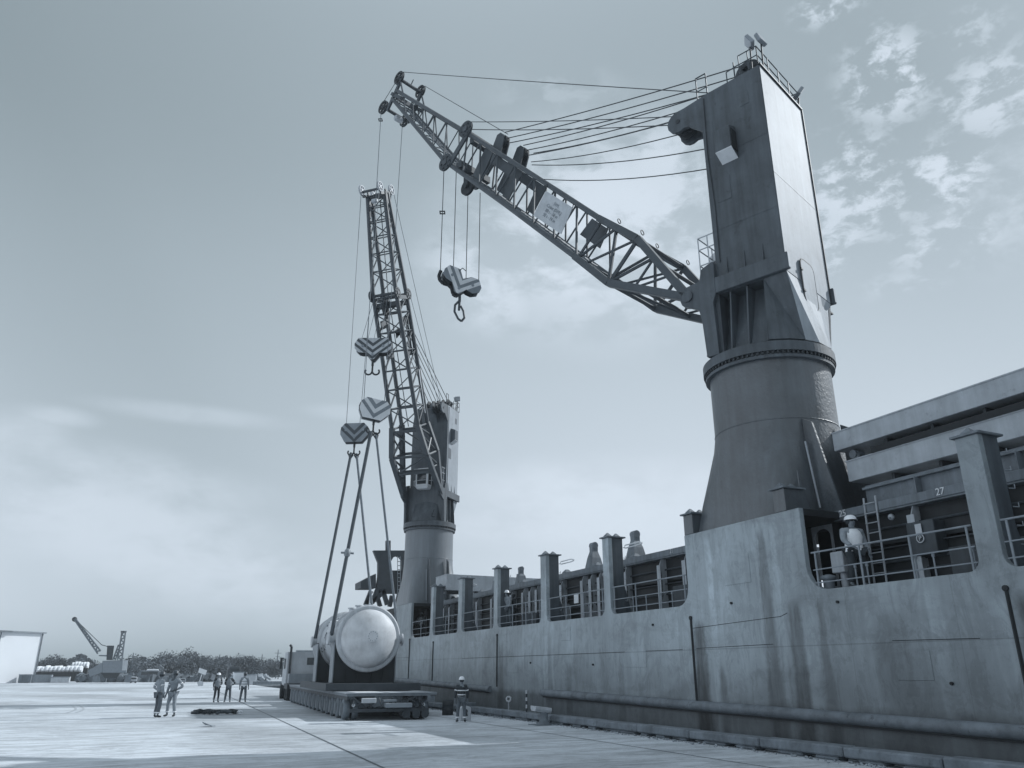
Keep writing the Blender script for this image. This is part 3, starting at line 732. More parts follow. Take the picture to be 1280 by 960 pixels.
    pf.path([(-1.5,-.45,21.2),(-1.5,-.45,21.7),(-1.5,-1.0,21.75)],.02,6); pf.path([(-1.5,-.75,21.2),(-1.5,-.75,21.95)],.025,6)
    B(pf,'rope_guard','boom')
    ts=MB()
    for x in (-.9,-.45,0,.45,.9): sheave(ts,(x,-1.0,21.75),(1,0,0),.48)
    ts.tube((-1.3,-1.0,21.75),(1.3,-1.0,21.75),.1,10); B(ts,'top_sheave','dark')
    tb=MB()
    for x in (-1.15,-.68,-.22,.22,.68,1.15): tb.prism([(x,-1.45,21.2),(x,-.4,21.2),(x,-.8,22.0),(x,-1.2,22.0)],(.06,0,0))
    tb.bb(-1.3,1.3,-1.5,-.35,21.203,21.28); B(tb,'sheave_cheek','boomdark')
    for (x,y,z,rx,rz) in ((-1.55,-1.45,22.35,-.5,.5),(-1.3,-1.75,22.45,-.35,-.15),(1.62,-1.7,21.95,.6,1.0)):
        rm=Euler((rx,0.1,rz)).to_matrix()
        fl_=MB().box((x,y,z),(.42,.14,.42),rm); fo=B(fl_,'floodlight','midgrey',bevel=.02)
        gl=MB().box(Vector((x,y,z))+rm@Vector((0,.075,0)),(.36,.012,.36),rm); B(gl,'lens','offwhite',fo)
        fk=MB().tube((x,y,z-.2),(x*.97,y+.05,21.25),.03,6); B(fk,'lamp_bracket','dark',fo)
    # access cage beside tower (near boom foot) and small ladder loop on the far edge
    cg=MB()
    for z in (14.6,15.2,15.65): cg.path([(-hx+.1,.66,z),(-hx+.1,1.25,z),(hx-.6,1.25,z)],.022,5)
    for x,y in ((-hx+.1,1.25),(-hx+.1,.9),(-.6,1.25)): cg.tube((x,y,14.1),(x,y,15.65),.022,5)
    B(cg,'access_cage','offwhite')
    lp=MB().path([(hx+.03,-1.5,13.9),(hx+.38,-1.5,13.85),(hx+.38,-1.5,13.2),(hx+.03,-1.5,13.15)],.03,5); lp.bb(hx+.0,hx+.4,-1.6,-1.4,13.08,13.14); B(lp,'side_loop','dark')
    cb=MB().path([(-.9,1.2,12.2),(-.95,1.5,11.9),(-.9,1.62,11.6),(-1.0,1.25,11.6)],.03,5); B(cb,'hanging_cable','dark')
    # ---------------- boom
    ca,sa=math.cos(luff),math.sin(luff)
    ku=boomlen/BL
    P=(0,pin[0],pin[1])
    def W(x,u,v,cross=S):
        u2=u*ku; v2=v*cross
        return Vector((x*S,P[1]+u2*ca-v2*sa,P[2]+u2*sa+v2*ca))
    bo=bpy.data.objects.new('boom',None); 
    def BB(mb,name,m,parent,**k): return mb.build(name,m,parent,**k)
    wd=lambda u:(1.66 if u<=0 else 1.66-.12*u/3.6 if u<3.6 else 1.54-.42*(u-3.6)/2.6 if u<6.2 else 1.12-.12*(u-6.2)/12 if u<18.2 else 1.0-.26*(u-18.2)/9.1)
    top=lambda u:( .71*u/3.6 if u<3.6 else .71-.16*(u-3.6)/2.6 if u<6.2 else .55 if u<12 else .55-.05*(u-12)/6 if u<18.2 else .5-.2*(u-18.2)/9.1)
    bot=lambda u:(-1.22*u/3.65 if u<3.65 else -1.2 if u<18.4 else -1.28+1.08*(u-18.4)/8.9)
    kc=1.45 if lod else 1.0
    cs=MB()
    # tubular chords
    for sx in (-1,1):
        us=[6.0,12,18.2,27.2]
        for a_,b_ in zip(us,us[1:]): cs.tube(W(sx*wd(a_),a_,top(a_)),W(sx*wd(b_),b_,top(b_)),.115*S*kc,10)
        us=[6.0,12,18.5,27.2]
        for a_,b_ in zip(us,us[1:]): cs.tube(W(sx*wd(a_),a_,bot(a_)),W(sx*wd(b_),b_,bot(b_)),.115*S*kc,10)
    bo=cs.build('boom','boom',e,label=None)
    # box-section legs of the boom foot
    for sx in (-1,1):
        lg=MB()
        for fn in (top,bot):
            uu=[0.05,3.6,6.35]
            for a_,b_ in zip(uu,uu[1:]): lg.bar(W(sx*wd(a_),a_,fn(a_)),W(sx*wd(b_),b_,fn(b_)),(.40 if lod else .28)*S,(.32 if lod else .27)*S,up=(0,-sa,ca))
        lg.tube(W(sx*1.52,0,0),W(sx*1.62,0,0),.34*S,18)
        BB(lg,'boom_leg','boom',bo,bevel=.015)
    # lacing
    lc=MB(); 
    def seg(x1,u1,f1,x2,u2,f2,r=.045): lc.tube(W(x1*wd(u1),u1,f1(u1)),W(x2*wd(u2),u2,f2(u2)),r*S*kc,6)
    us=[6.3,8.0,9.7,11.4,13.1,14.8,16.5,17.9]
    for i,(a_,b_) in enumerate(zip(us,us[1:])):
        m_=(a_+b_)/2
        for sx in (-1,1):
            seg(sx,a_,bot,sx,b_,top,.05); seg(sx,b_,top,sx,b_,bot,.042)
        seg(-1,b_,bot,1,b_,bot,.045)
        if i not in (2,): seg(-1,a_,bot,1,b_,bot,.035)
        seg(-1,b_,top,1,b_,top,.045)
        seg(-1,b_,top,1,a_,top,.03)
    us=[18.7,20.3,21.9,23.4,24.8,26.1,27.1]
    for i,(a_,b_) in enumerate(zip(us,us[1:])):
        for sx in (-1,1):
            seg(sx,a_,bot,sx,b_,top,.038); seg(sx,b_,top,sx,b_,bot,.034)
        seg(-1,a_,bot,1,b_,bot,.032); seg(-1,b_,bot,1,b_,bot,.034); seg(-1,b_,top,1,b_,top,.034); seg(1,a_,top,-1,b_,top,.028)
    for a_,b_,fa,fb,r in ((3.6,3.6,top,bot,.07),(5.1,3.65,top,bot,.07),(5.1,6.2,top,bot,.06),(2.4,3.65,top,bot,.06),(2.4,2.4,top,bot,.05),(1.3,2.4,top,bot,.045),(6.2,6.2,top,bot,.06),(3.6,5.6,top,bot,.05)):
        for sx in (-1,1): seg(sx,a_,fa,sx,b_,fb,r)
    for a_ in (2.0,3.6,5.9):
        seg(-1,a_,bot,1,a_,bot,.08); seg(-1,a_,top,1,a_,top,.08)
    seg(-1,3.6,bot,1,5.9,bot,.05); seg(-1,3.6,top,1,5.9,top,.05); seg(1,2.0,bot,-1,3.6,bot,.05)
    BB(lc,'lacing','boom',bo)
    # catwalk along the lower chord
    cw=MB()
    for u in [] if lod else [6.4+.35*i for i in range(int((26.5-6.4)/.35))]:
        cw.bar(W(-.25,u,bot(u)+.1),W(.25,u,bot(u)+.1),.05*S,.03*S)
    for x in (-.27,.27):
        for a_,b_ in ((6.3,18.4),(18.4,26.6)): cw.bar(W(x,a_,bot(a_)+.1),W(x,b_,bot(b_)+.1),.05*S,.06*S)
    BB(cw,'catwalk','ropepale' if lod==0 else 'boom',bo)
    # plate panels amid the boom
    def plate(x,pts,t,name,m): 
        v=W(x+t,0,0)-W(x,0,0); return BB(MB().prism([W(x,u,vv) for u,vv in pts],v),name,m,bo,bevel=.006)
    for x in (-.86,.78):
        plate(x,[(16.16,.40),(15.4,.40),(15.14,-1.05),(15.9,-1.05)],.08,'head_plate','boom')
        plate(x,[(15.36,.4),(12.6,.4),(12.45,-.98),(13.0,-.98),(13.2,-.08),(15.2,-.06)],.06,'head_plate','boom')
    pl_=MB(); pl_.prism([W(-.8,6.0,.40),W(-.8,7.1,.40),W(-.8,7.2,-.4),W(-.8,5.8,-.4)],W(.9,0,0)-W(-.95,0,0)); 
    pb=MB().prism([W(-.8,6.0,.40),W(-.8,7.1,.40),W(-.8,7.2,-.4),W(-.8,5.8,-.4)],W(.05,0,0)-W(0,0,0)); BB(pb,'cross_plate','boom',bo)
    # luffing sheave brackets on top
    for x in (-.62,0.05):
        for x2 in (x,x+.36):
            plate(x2,[(15.0,.55),(14.25,.55),(14.55,1.15),(14.75,1.38),(15.05,1.38),(15.2,1.2)] if x>-.3 else [(16.0,.55),(15.2,.55),(15.5,1.15),(15.7,1.38),(16.05,1.38),(16.2,1.2)],.07,'luffing_bracket','boom')
        s_=MB(); u0=14.9 if x>-.3 else 15.8
        for dx in (.12,.24): sheave(s_,W(x+dx,u0-.1,1.1),(1,0,0),.30*S,.08)
        BB(s_,'luffing_sheave','dark',bo)
    for x in (.7,):
        pass
    # main head: big sheaves, cheek bars, deflector and under-hung sheave
    for sx in (-1,1):
        
        for v_,u_ in ((.62,18.05),(-1.3,18.15)):
            s_=MB(); sheave(s_,W(sx*1.12,u_,v_),(1,0,0),.45*S,.1)
            for q_ in range(6): t_=PI*q_/3; s_.disc(W(sx*1.12,u_,v_)+Vector((sx*.06,math.cos(t_)*.3*S,math.sin(t_)*.3*S)),(1,0,0),.06*S,.04,8)
            BB(s_,'head_sheave','boomdark',bo)
        c_=MB(); c_.bar(W(sx*1.10,17.75,.7),W(sx*1.10,17.8,-1.35),.09*S,.30*S,up=(0,ca,sa)); c_.disc(W(sx*1.19,18.05,.62),(1,0,0),.16*S,.06,14);c_.disc(W(sx*1.19,18.15,-1.3),(1,0,0),.16*S,.06,14); BB(c_,'sheave_cheek','boom',bo)
    xb=MB(); xb.tube(W(-1.1,18.05,.55),W(1.1,18.05,.55),.12*S,10); xb.tube(W(-1.1,18.15,-1.25),W(1.1,18.15,-1.25),.12*S,10); xb.bar(W(-1,17.3,.35),W(1,17.3,.35),.3*S,.3*S); xb.bar(W(-1,17.2,-1.0),W(1,17.2,-1.0),.4*S,.35*S); BB(xb,'head_crossbeam','boomdark',bo)
    un_=MB(); 
    c0=W(0,17.55,-1.2); dn=Vector((0,.0,-1))
    for x in (-.14,.14): un_.bar(c0+Vector((x*S,0,.1)),c0+Vector((x*S,0,-.8*S)),.07*S,.3*S,up=(0,1,0))
    BB(un_,'hanger_plate','boomdark',bo)
    s_=MB(); sheave(s_,c0+Vector((0,0,-.75*S)),(1,0,0),.45*S,.14); s_.disc(c0+Vector((0,0,-.75*S)),(1,0,0),.12*S,.4*S,12); BB(s_,'under_sheave','dark',bo)
    # tip head with four spoked sheaves
    tp=MB()
    for x in (-.85,.85):
        tp.bar(W(x*.9,27.0,-.95),W(x*.9,27.3,1.0),.12*S,.2*S,up=(0,ca,sa))
        tp.bar(W(x*.9,26.2,0.1),W(x*.9,27.5,.0),.12*S,.2*S)
    for v in (.95,-.9): tp.tube(W(-.8,27.4,v),W(.8,27.4,v),.1*S,8)
    tp.bar(W(-.75,26.9,0),W(.75,26.9,0),.12*S,.3*S); tp.tube(W(.8,27.3,.9),W(.8,25.9,.2),.05*S,6); tp.tube(W(-.8,27.3,.9),W(-.8,25.9,.2),.05*S,6)
    tp.path([W(0,27.45,1.05),W(0,27.5,1.35)],.03*S,5)
    BB(tp,'tip_frame','boom',bo)
    for x in (-.8,.8):
        for v in (.98,-.92):
            s_=MB(); r=.42*S; c=W(x,27.55,v)
            s_.ring(c,(1,0,0),[(r*.78,-.05),(r,-.06),(r,-.045),(r*.9,0),(r,.045),(r,.06),(r*.78,.05)],22,close=True)
            s_.disc(c,(1,0,0),r*.28,.12,12)
            for i in range(6):
                t=rad(60*i+10); s_.bar(c+Vector((0,math.cos(t)*r*.2,math.sin(t)*r*.2)),c+Vector((0,math.cos(t)*r*.85,math.sin(t)*r*.85)),.05,.1*S,up=(1,0,0))
            BB(s_,'tip_sheave','dark' if lod==0 else 'offwhite',bo)
    lm=MB().box(W(-.2,26.4,-1.0),(.5*S,.3*S,.28*S)); BB(lm,'boom_lamp','offwhite',bo,bevel=.03)
    # eyes on the leg bends
    ey=MB(); 
    for u in (3.6,5.2):
        for sx in (-1,1): ey.ring(W(sx*wd(u),u,top(u)+.27),(0,1,0),[(.08,-.015),(.11,-.015),(.11,.015),(.08,.015)],12,close=True)
    BB(ey,'lifting_eye','boom',bo)
    return e,bo,W,T
C1=(17.3,18.2);C2=(16.9,51.2)
PHI1=rad(22);PHI2=rad(136)
cr1,boom1,W1,T1=build_crane(C1,PHI1,1.0,1.86,'nearer ship crane, huge in frame, with sun-brightened rear wall and boom raised to the left',(1.68,13.5-5.8),BL,BA)
cr2,boom2,W2,T2=build_crane(C2,PHI2,.84,1.62,'far ship crane behind the vessel, smaller, with steep lattice boom and white cab',(1.45,10.7-5.8+2.8*.84),20.3,rad(65.6),lod=1)
def toworld(c,phi,p): 
    p=Vector(p); return Vector((c[0]+p.x*math.cos(phi)-p.y*math.sin(phi),c[1]+p.x*math.sin(phi)+p.y*math.cos(phi),p.z+5.8))
def tolocal(c,phi,p):
    x,y=p[0]-c[0],p[1]-c[1]; return Vector((x*math.cos(phi)+y*math.sin(phi),-x*math.sin(phi)+y*math.cos(phi),p[2]-5.8))
def catenary(p,q,sag,n=10):
    p=Vector(p);q=Vector(q); return [p.lerp(q,i/n)-Vector((0,0,sag*4*(i/n)*(1-i/n))) for i in range(n+1)]
def rope(parent,pts,r=.022,name='wire_rope',m='rope'):
    return MB().path(pts,r,5).build(name,m,parent)
def tt(x,y,z): return Vector(T1((x,y,z)))
# luffing falls of crane one
tips=[(-.85,-.8),(-.45,-.55),(0,-.3),(.45,-.1),(.9,.2)]
for i,(x,u0,v0) in enumerate(((-.5,15.9,1.5),(-.38,15.7,1.3),(-.5,15.6,.95),(.17,15.0,1.45),(.29,15.0,1.2),(.17,14.9,.85),(.7,14.7,1.4))):
    xe=-.9+.3*i
    rope(cr1,catenary(W1(x,u0,v0),tt(xe,-.75,22.18-.16*(i%3)),.10+.03*i),.024)
rope(cr1,catenary(W1(-.8,27.5,1.38),tt(-1.55,.3,21.22),.04),.02)
rope(cr1,[W1(.8,27.4,1.4),W1(-.3,15.9,1.5)],.018)
rope(cr1,catenary(W1(-1.12,18.0,1.05),tt(-1.3,1.45,21.0),.08),.02)
rope(cr1,catenary(W1(-1.12,17.8,.7),tt(-.9,1.5,20.9),.12),.022)
rope(cr1,catenary(W1(.7,14.5,1.0),tt(-1.3,1.2,20.2),.2),.022)
rope(cr1,catenary(W1(0.3,13.8,.9),tt(-1.0,.66,19.35),.25),.022)
rope(cr1,catenary(W1(0.3,12.6,.6),tt(-1.0,.66,18.5),.25),.022)
rope(cr1,[W1(-.8,27.6,1.35),W1(-.8,27.9,-.9)],.018)
# luffing falls of crane two
def tt2(x,y,z): return Vector(T2((x,y,z)))
for i in range(6):
    rope(cr2,[W2(-.6+.24*i,15.2,1.3),tt2(-.9+.36*i,-.75,22.1)],.024,m='rope')
rope(cr2,[W2(-.8,27.5,1.3),tt2(-1.3,1.3,21.02)],.016,m='ropepale'); rope(cr2,[W2(-1.12,18,.9),tt2(-1.1,1.3,20.9)],.016,m='ropepale')
# banner plate along boom two
bp_=MB().prism([W2(-1.2,7.2,.75),W2(-1.2,11.2,.75),W2(-1.2,11.2,.35),W2(-1.2,7.2,.35)],W2(.05,0,0)-W2(0,0,0)); bp_.build('boom_banner','white',boom2)
# name board on boom one
x=-1.2
c=[W1(x,10.05,.30),W1(x,8.0,.34),W1(x,7.75,-.80),W1(x,9.9,-.85)]
nb_=MB().prism(c,(.03,0,0)).build('load_board','offwhite',boom1)
ux=(c[1]-c[0]).normalized(); uy=(c[0]-c[3]).normalized(); ctr=sum(c,Vector())/4
text_mesh('SWL\nCrane (SWL)\n80 t - 16 m\n50 t - 24 m',.2,'board_lettering','midgrey',nb_,basis(ux,uy,ctr+Vector((-.012,0,0))),.004)
for cc in (c[0],c[1]):
    MB().tube(cc,cc+Vector((0,-.1,.3)),.02,5).build('board_hanger','dark',nb_)

# ------------------------------------------------------------------ HOOK BLOCKS
def v_stripes(out,w,h,n,off): pass
def clip_poly(poly,a,b,c):  # keep a*x+b*z<=c
    r=[]
    for i in range(len(poly)):
        p,q=poly[i],poly[(i+1)%len(poly)]
        dp,dq=a*p[0]+b*p[1]-c,a*q[0]+b*q[1]-c
        if dp<=0: r.append(p)
        if (dp<0<dq) or (dq<0<dp):
            t=dp/(dp-dq); r.append((p[0]+(q[0]-p[0])*t,p[1]+(q[1]-p[1])*t))
    return r
def hook_block(loc,rotz,tilt,s,outline,base,stripe,label,hook='ramshorn',bands=((-.05,.16),(.36,.57),(.77,.98)),slope=1.0,thick=.5):
    """cheeks in local XZ plane; outline listed top-left clockwise in metres"""
    e=empty('hook_block',loc,rotz,label,'hook block','striped hook blocks on the crane ropes')
    R=Matrix.Rotation(tilt,3,'Y')
    rot=lambda mb:[tuple(R@Vector(v)) for v in mb.v]
    t=thick*s
    body=MB().prism([(x*s*.94,-t/2+.04,z*s*.94-.02) for x,z in outline],(0,t-.08,0)); body.v=rot(body); body.build('block_body','dark',e,bevel=.02)
    zmin=min(z for x,z in outline)
    for sy in (-1,1):
        ch=MB().prism([(x*s,sy*t/2,z*s) for x,z in outline],(0,sy*.03,0)); ch.v=rot(ch); co=ch.build('cheek_plate',base,e,bevel=.006)
        st=MB()
        vy=sy*(t/2+.033)
        for lo,hi in bands:
            # chevron: z - slope*|x| between lo and hi (relative to apex at zmin)
            for sx in (-1,1):
                pl=clip_poly(outline,-sx,0,0)
                pl=clip_poly(pl,-slope*sx,1,zmin+hi); pl=clip_poly(pl,slope*sx,-1,-(zmin+lo))
                if len(pl)>2: st.prism([(x*s,vy,z*s) for x,z in pl],(0,sy*.006,0))
        st.v=rot(st); st.build('chevron_stripe',stripe,co)
        bt=MB()
        for x,z in ((-.55,.15),(.55,.15),(0,-.35)):
            bt.disc((x*s,sy*(t/2+.05),z*s),(0,1,0),.07*s,.05,12)
        bt.v=rot(bt); bt.build('cheek_bolt','midgrey',co)
    sv=MB()
    for x in (-.5,.5):
        for y in (-.1,.1): sheave(sv,(x*s,y*s,.12*s),(0,1,0),.42*s,.1*s)
    sv.v=rot(sv); sv.build('block_sheave','black',e)
    hk=MB(); z0=zmin*s
    hk.tube((0,0,z0+.1),(0,0,z0-.28*s),.07*s,10)
    if hook=='ramshorn':
        for sx in (-1,1):
            pts=[(sx*(.02+.26*math.sin(rad(a_))+.0)*s,0,z0-.28*s-(.30-.30*math.cos(rad(a_)))*s) for a_ in (0,20,40,60,80,100,120,140,160)]
            pts=[(0,0,z0-.3*s),(sx*.10*s,0,z0-.38*s),(sx*.09*s,0,z0-.5*s),(sx*.0,0,z0-.66*s)]
            loop=[(sx*(.2+.18*math.cos(rad(a_)))*s,0,z0-.62*s+.17*math.sin(rad(a_))*s) for a_ in range(200,425,25)]
            hk.path([(0,0,z0-.25*s),(0,0,z0-.6*s)]+loop,.05*s,8)
    elif hook=='loop':
        pts=[(0.02*s,0,z0-.2*s),(-.22*s,0,z0-.5*s),(-.24*s,0,z0-.85*s),(-.05*s,0,z0-1.2*s),(.12*s,0,z0-1.3*s),(.26*s,0,z0-1.1*s),(.2*s,0,z0-.75*s),(.06*s,0,z0-.5*s)]
        hk.path(pts,.055*s,8); hk.path([(0,0,z0-.25*s),(-.02*s,0,z0-.75*s)],.06*s,6)
    hk.build('hook','dark' if hook!='loop' else 'boom',e)
    return e,z0
oct1=[(-.85,.35),(-.6,.62),(.6,.62),(.85,.35),(.9,-.1),(.45,-.62),(-.62,-.62),(-.9,-.1)]
wing=[(-1.0,.30),(-.8,.62),(.8,.62),(1.0,.30),(.98,.0),(.75,-.22),(.35,-.25),(.08,-.62),(-.08,-.62),(-.35,-.25),(-.75,-.22),(-.98,.0)]
# facing the camera roughly: local -Y towards the camera
B1=onX(468,513,9.32); b1,z1=hook_block(B1,rad(-6),rad(8),.88,oct1,'white','stripegrey','white hook block with pale grey chevrons, the upper of the two holding the slings',bands=((.05,.32),(.62,.92)))
B2=onX(444,542,9.75); b2,z2=hook_block(B2,rad(-24),rad(-2),.92,oct1,'midgrey','stripe','grey hook block with dark chevrons, the lowest one, holding the rear slings',bands=((-.04,.22),(.46,.74)))
B3=onX(467,438,10.7); b3,z3=hook_block(B3,rad(-24),0,1.15,wing,'offwhite','stripe','empty wing-shaped hook block with double hook hanging beside the far crane boom',bands=((.0,.17),(.36,.55),(.74,.93)),slope=.8)
B4=toworld(C1,PHI1,(0,14.98,0)); B4=Vector((B4.x,B4.y,onY(575,356,B4.y).z)); b4,z4=hook_block(B4,rad(-4),rad(20),1.0,[(-1.0,.30),(-.85,.6),(-.3,.66),(0,.25),(.35,.55),(.75,.6),(1.0,.25),(.98,-.05),(.7,-.25),(.35,-.22),(.12,-.62),(-.12,-.62),(-.4,-.2),(-.75,-.15),(-.98,.0)],'stripegrey','white','largest white and grey striped hook block with open hook under the near boom',hook='loop',bands=((-.05,.22),(.46,.74),(.96,1.25)),slope=1.15,thick=.42)
MB().path([(-.98,.0,.58),(-1.06,.02,.3),(-1.02,0,.08),(-.85,0,-.08),(-.58,0,-.12),(-.42,0,-.26),(-.36,0,-.5),(-.22,0,-.66)],.085,8).build('block_edge','black',b4)
MB().path([(-.15,-.35,.55),(0,-.38,.72),(.2,-.35,.6)],.02,5).build('rope_socket','dark',b4)

# hoist ropes: vertical falls, children of the cranes
def fall(cr,c,phi,top,bx,by,bz,r=.02,m='rope'):
    rope(cr,[tolocal(c,phi,top),tolocal(c,phi,(bx,by,bz))],r,name='hoist_rope',m=m)
for x,v in ((-.8,-.92),(.8,-.92)):
    t=toworld(C1,PHI1,W1(x,27.85,v)); 
    fall(cr1,C1,PHI1,t,B1.x+(t.x-B1.x)*.75,B1.y+(t.y-B1.y)*.2,B1.z+.4,.018,'ropepale')
d_=toworld(C1,PHI1,W1(-.8,27.85,-.92)); 
MB().ring(tolocal(C1,PHI1,(d_.x,d_.y,d_.z-1.0)),(0,0,1),[(.1,-.02),(.17,-.02),(.17,.02),(.1,.02)],4,close=True).build('rope_guide','dark',cr1)
hc=toworld(C1,PHI1,(0,14.98,0))
for dx,dt in ((-1.0,.2),(-.35,0),(.3,0),(.95,0)):
    a_=rad(-4); px,py=B4.x+dx*math.cos(a_),B4.y+dx*math.sin(a_)
    fall(cr1,C1,PHI1,Vector((px,py,24.9+(.9 if dx<-.5 else 1.0 if dx<0 else -.1))),px,py,B4.z+.35-.1*(dx),.02)
q=Vector((B4.x-1.0,B4.y+.07,23.2)); MB().ring(tolocal(C1,PHI1,q),(0,0,1),[(.12,-.02),(.2,-.02),(.2,.02),(.12,.02)],4,close=True).build('rope_guide','dark',cr1)
for x in (-.8,.8):
    t=toworld(C2,PHI2,W2(x,27.8,-.92))
    fall(cr2,C2,PHI2,t,B2.x+(t.x-B2.x)*.75,B2.y+(t.y-B2.y)*.3,B2.z+.4,.018,'ropepale')
for i,dx in enumerate((-.85,-.45,-.05,.4,.8)):
    a_=rad(-24); px,py=B3.x+dx*math.cos(a_),B3.y+dx*math.sin(a_)
    t=toworld(C2,PHI2,W2(-dx*.9,18.0,-1.6)); fall(cr2,C2,PHI2,t,px,py,B3.z+.5,.016,'ropepale')

# ------------------------------------------------------------------ PRESSURE VESSEL ON TRAILER
VX,VZ=9.2,3.14
ves=empty('pressure_vessel',(VX,36,VZ),0,'pale cylindrical pressure vessel with domed end, slung above the trailer','pressure vessel')
sh=MB().ring((0,0,0),(0,1,0),[(1.32,-.1),(1.34,.3),(1.34,7.6),(1.2,8.0),(.8,8.25),(.01,8.35)],64); sh.build('shell','vessel2',ves)
hd=MB(); prof=[(.001,-.86)]+[(1.27*math.sin(rad(t)),-.2-.66*math.cos(rad(t))) for t in range(8,91,6)]+[(1.28,-.12)]
hd.ring((0,0,0),(0,1,0),prof,64); hd.build('domed_head','vessel',ves)
rm=MB().ring((0,0,0),(0,1,0),[(1.26,-.16),(1.40,-.20),(1.47,-.16),(1.47,.05),(1.34,.08)],64); rm.build('end_rim','vessel2',ves)
for y,r,w_ in ((1.9,1.42,.1),(5.2,1.5,.14),(5.6,1.5,.14),(7.2,1.42,.1)):
    MB().ring((0,y,0),(0,1,0),[(1.33,-w_),(r,-w_),(r,w_),(1.33,w_)],56).build('stiffening_ring','vessel2',ves)
for y in (3.3,6.5): MB().ring((0,y,0),(0,1,0),[(1.338,-.02),(1.352,0),(1.338,.02)],56).build('weld_ring','vessel2',ves)
MB().bb(-1.36,-1.345,3.6,4.3,-.2,.25).build('name_plate','offwhite',ves)
nz=MB().disc((.0,-.9,.06),(0,1,0),.22,.2,24); nz.disc((0,-.99,.06),(0,1,0),.25,.05,24); no=nz.build('end_nozzle','white',ves)
for i in range(10):
    t=2*PI*i/10
bt=MB()
for i in range(12): t=2*PI*i/12; bt.disc((.2*math.cos(t),-1.02,.06+.2*math.sin(t)),(0,1,0),.02,.03,6)
bt.build('flange_bolts','midgrey',no)
for sx in (-1,1):
    for y in (.5,5.4):
        t_=MB().tube((sx*1.3,y,-.02),(sx*1.72,y,-.02),.17,18); t_.disc((sx*1.72,y,-.02),(1,0,0),.27,.07,20); t_.bb(sx*1.28,sx*1.36,y-.4,y+.4,-.45,.4)
        t_.build('trunnion','vessel2',ves,bevel=.01)
mw=MB()
for y in (1.35,1.75,2.15): mw.ring((-1.25,y,.35),(-1,0,.1),[(.01,.28),(.1,.28),(.13,.2),(.13,0)],14); mw.bar((-1.42,y,-.25),(-1.30,y,.85),.26,.16)
mw.build('insulated_nozzle','white',ves,bevel=.04)
for y in (2.6,4.4): MB().tube((0,y,1.3),(0,y,1.62),.12,12).disc((0,y,1.62),(0,0,1),.19,.06,14).build('top_nozzle','vessel2',ves)
MB().bb(-.18,.18,.2,.5,1.3,1.52).build('lifting_lug','vessel2',ves); MB().tube((.2,1.1,1.3),(.2,1.1,1.95),.05,8,.01).build('vent_cone','offwhite',ves)
MB().path([(-1.42,.9,-.5),(-1.46,1.2,.2),(-1.2,1.5,.9)],.02,5).build('instrument_tube','midgrey',ves)
bx=MB()
for i in range(26):
    t=rad(130+random.uniform(0,110)); y=random.choice((2.9,4.9,5.9,3.6)); bx.disc((1.35*math.cos(t),y+random.uniform(-.3,.3),1.35*math.sin(t)),(math.cos(t),0,math.sin(t)),.05,.06,6)
bx.build('insulation_pins','coam',ves)
# saddles
TZ=1.30
def saddle(y,label):
    pts=[(-1.36,TZ),(-1.36,VZ-.1)]
    pts+=[(1.36*math.cos(rad(a_)),VZ+1.36*math.sin(rad(a_))) for a_ in range(184,357,6)]
    pts+=[(1.36,VZ-.1),(1.36,TZ)]
    e=empty('cradle',(VX,y,TZ),0,label,'cradle','steel cradles under the vessel')
    MB().prism([(x,-.02,z-TZ) for x,z in pts],(0,.5,0)).build('cradle_plate','saddle',e)
    for sx in (-1,1): MB().bb(sx*1.37,sx*1.42,-.08,.56,0,VZ-TZ-.15).build('edge_flange','midgrey',e)
    r_=MB()
    for x in (-.85,-.3,.3,.85): r_.bb(x-.02,x+.02,-.08,-.022,0,.3+.25*abs(x))
    r_.build('stiffener','saddle',e)
saddle(36.35,'dark steel cradle plate under the near end of the vessel')
saddle(40.0,'dark steel cradle under the rear half of the vessel')
# spreader frame on deck
sp=empty('load_spreader',(VX+.1,39.5,1.0),0,'dark flat steel beam frame lying across the trailer deck under the cradles','steel frame')
MB().bb(-1.95,2.1,-4.6,-4.3,0,.29).build('end_beam','boomdark',sp,bevel=.01)
MB().bb(-1.95,2.1,4.3,4.6,0,.29).build('end_beam','boomdark',sp,bevel=.01)
MB().bb(-1.95,-1.65,-4.297,4.297,0,.288).build('side_beam','boomdark',sp,bevel=.01); MB().bb(1.8,2.1,-4.297,4.297,0,.288).build('side_beam','boomdark',sp,bevel=.01)
MB().bb(-1.645,1.795,-4.29,4.29,.1,.26).build('floor_plate','dark',sp)
for y in (-2.9,.7): MB().bb(-1.6,1.75,y-.2,y+.5,.262,.297).build('cross_beam','boomdark',sp)
# ---- modular trailer
tr=empty('modular_trailer',(9.15,42.5,0),0,'long low multi-axle trailer with many small wheels carrying the vessel','trailer')
class TB(MB):
    def build(s,name,m,parent=None,**k):
        s.v=[(x-9.15,y-42.5,z) for x,y,z in s.v]; return super().build(name,m,parent or tr,**k)
TB().bb(7.50,10.80,31.99,53.2,.86,.95).build('deck_frame','trailer')
TB().bb(7.45,10.85,31.95,53.2,.952,.975).build('deck_plate','midgrey')
TB().bb(8.6,9.7,32.1,53.2,.45,.855).build('spine_beam','trailer',bevel=.01)
TB().bb(7.52,7.6,32.0,53.2,.72,.857).build('side_rail','trdark'); TB().bb(10.7,10.83,32.0,53.2,.70,.857).build('side_rail','trailer')
TB().bb(10.95,11.75,34.4,53.2,.82,.93).build('deck_plate','midgrey',bevel=.01); TB().bb(11.0,11.7,34.5,53,.55,.81).build('spine_beam','trailer')
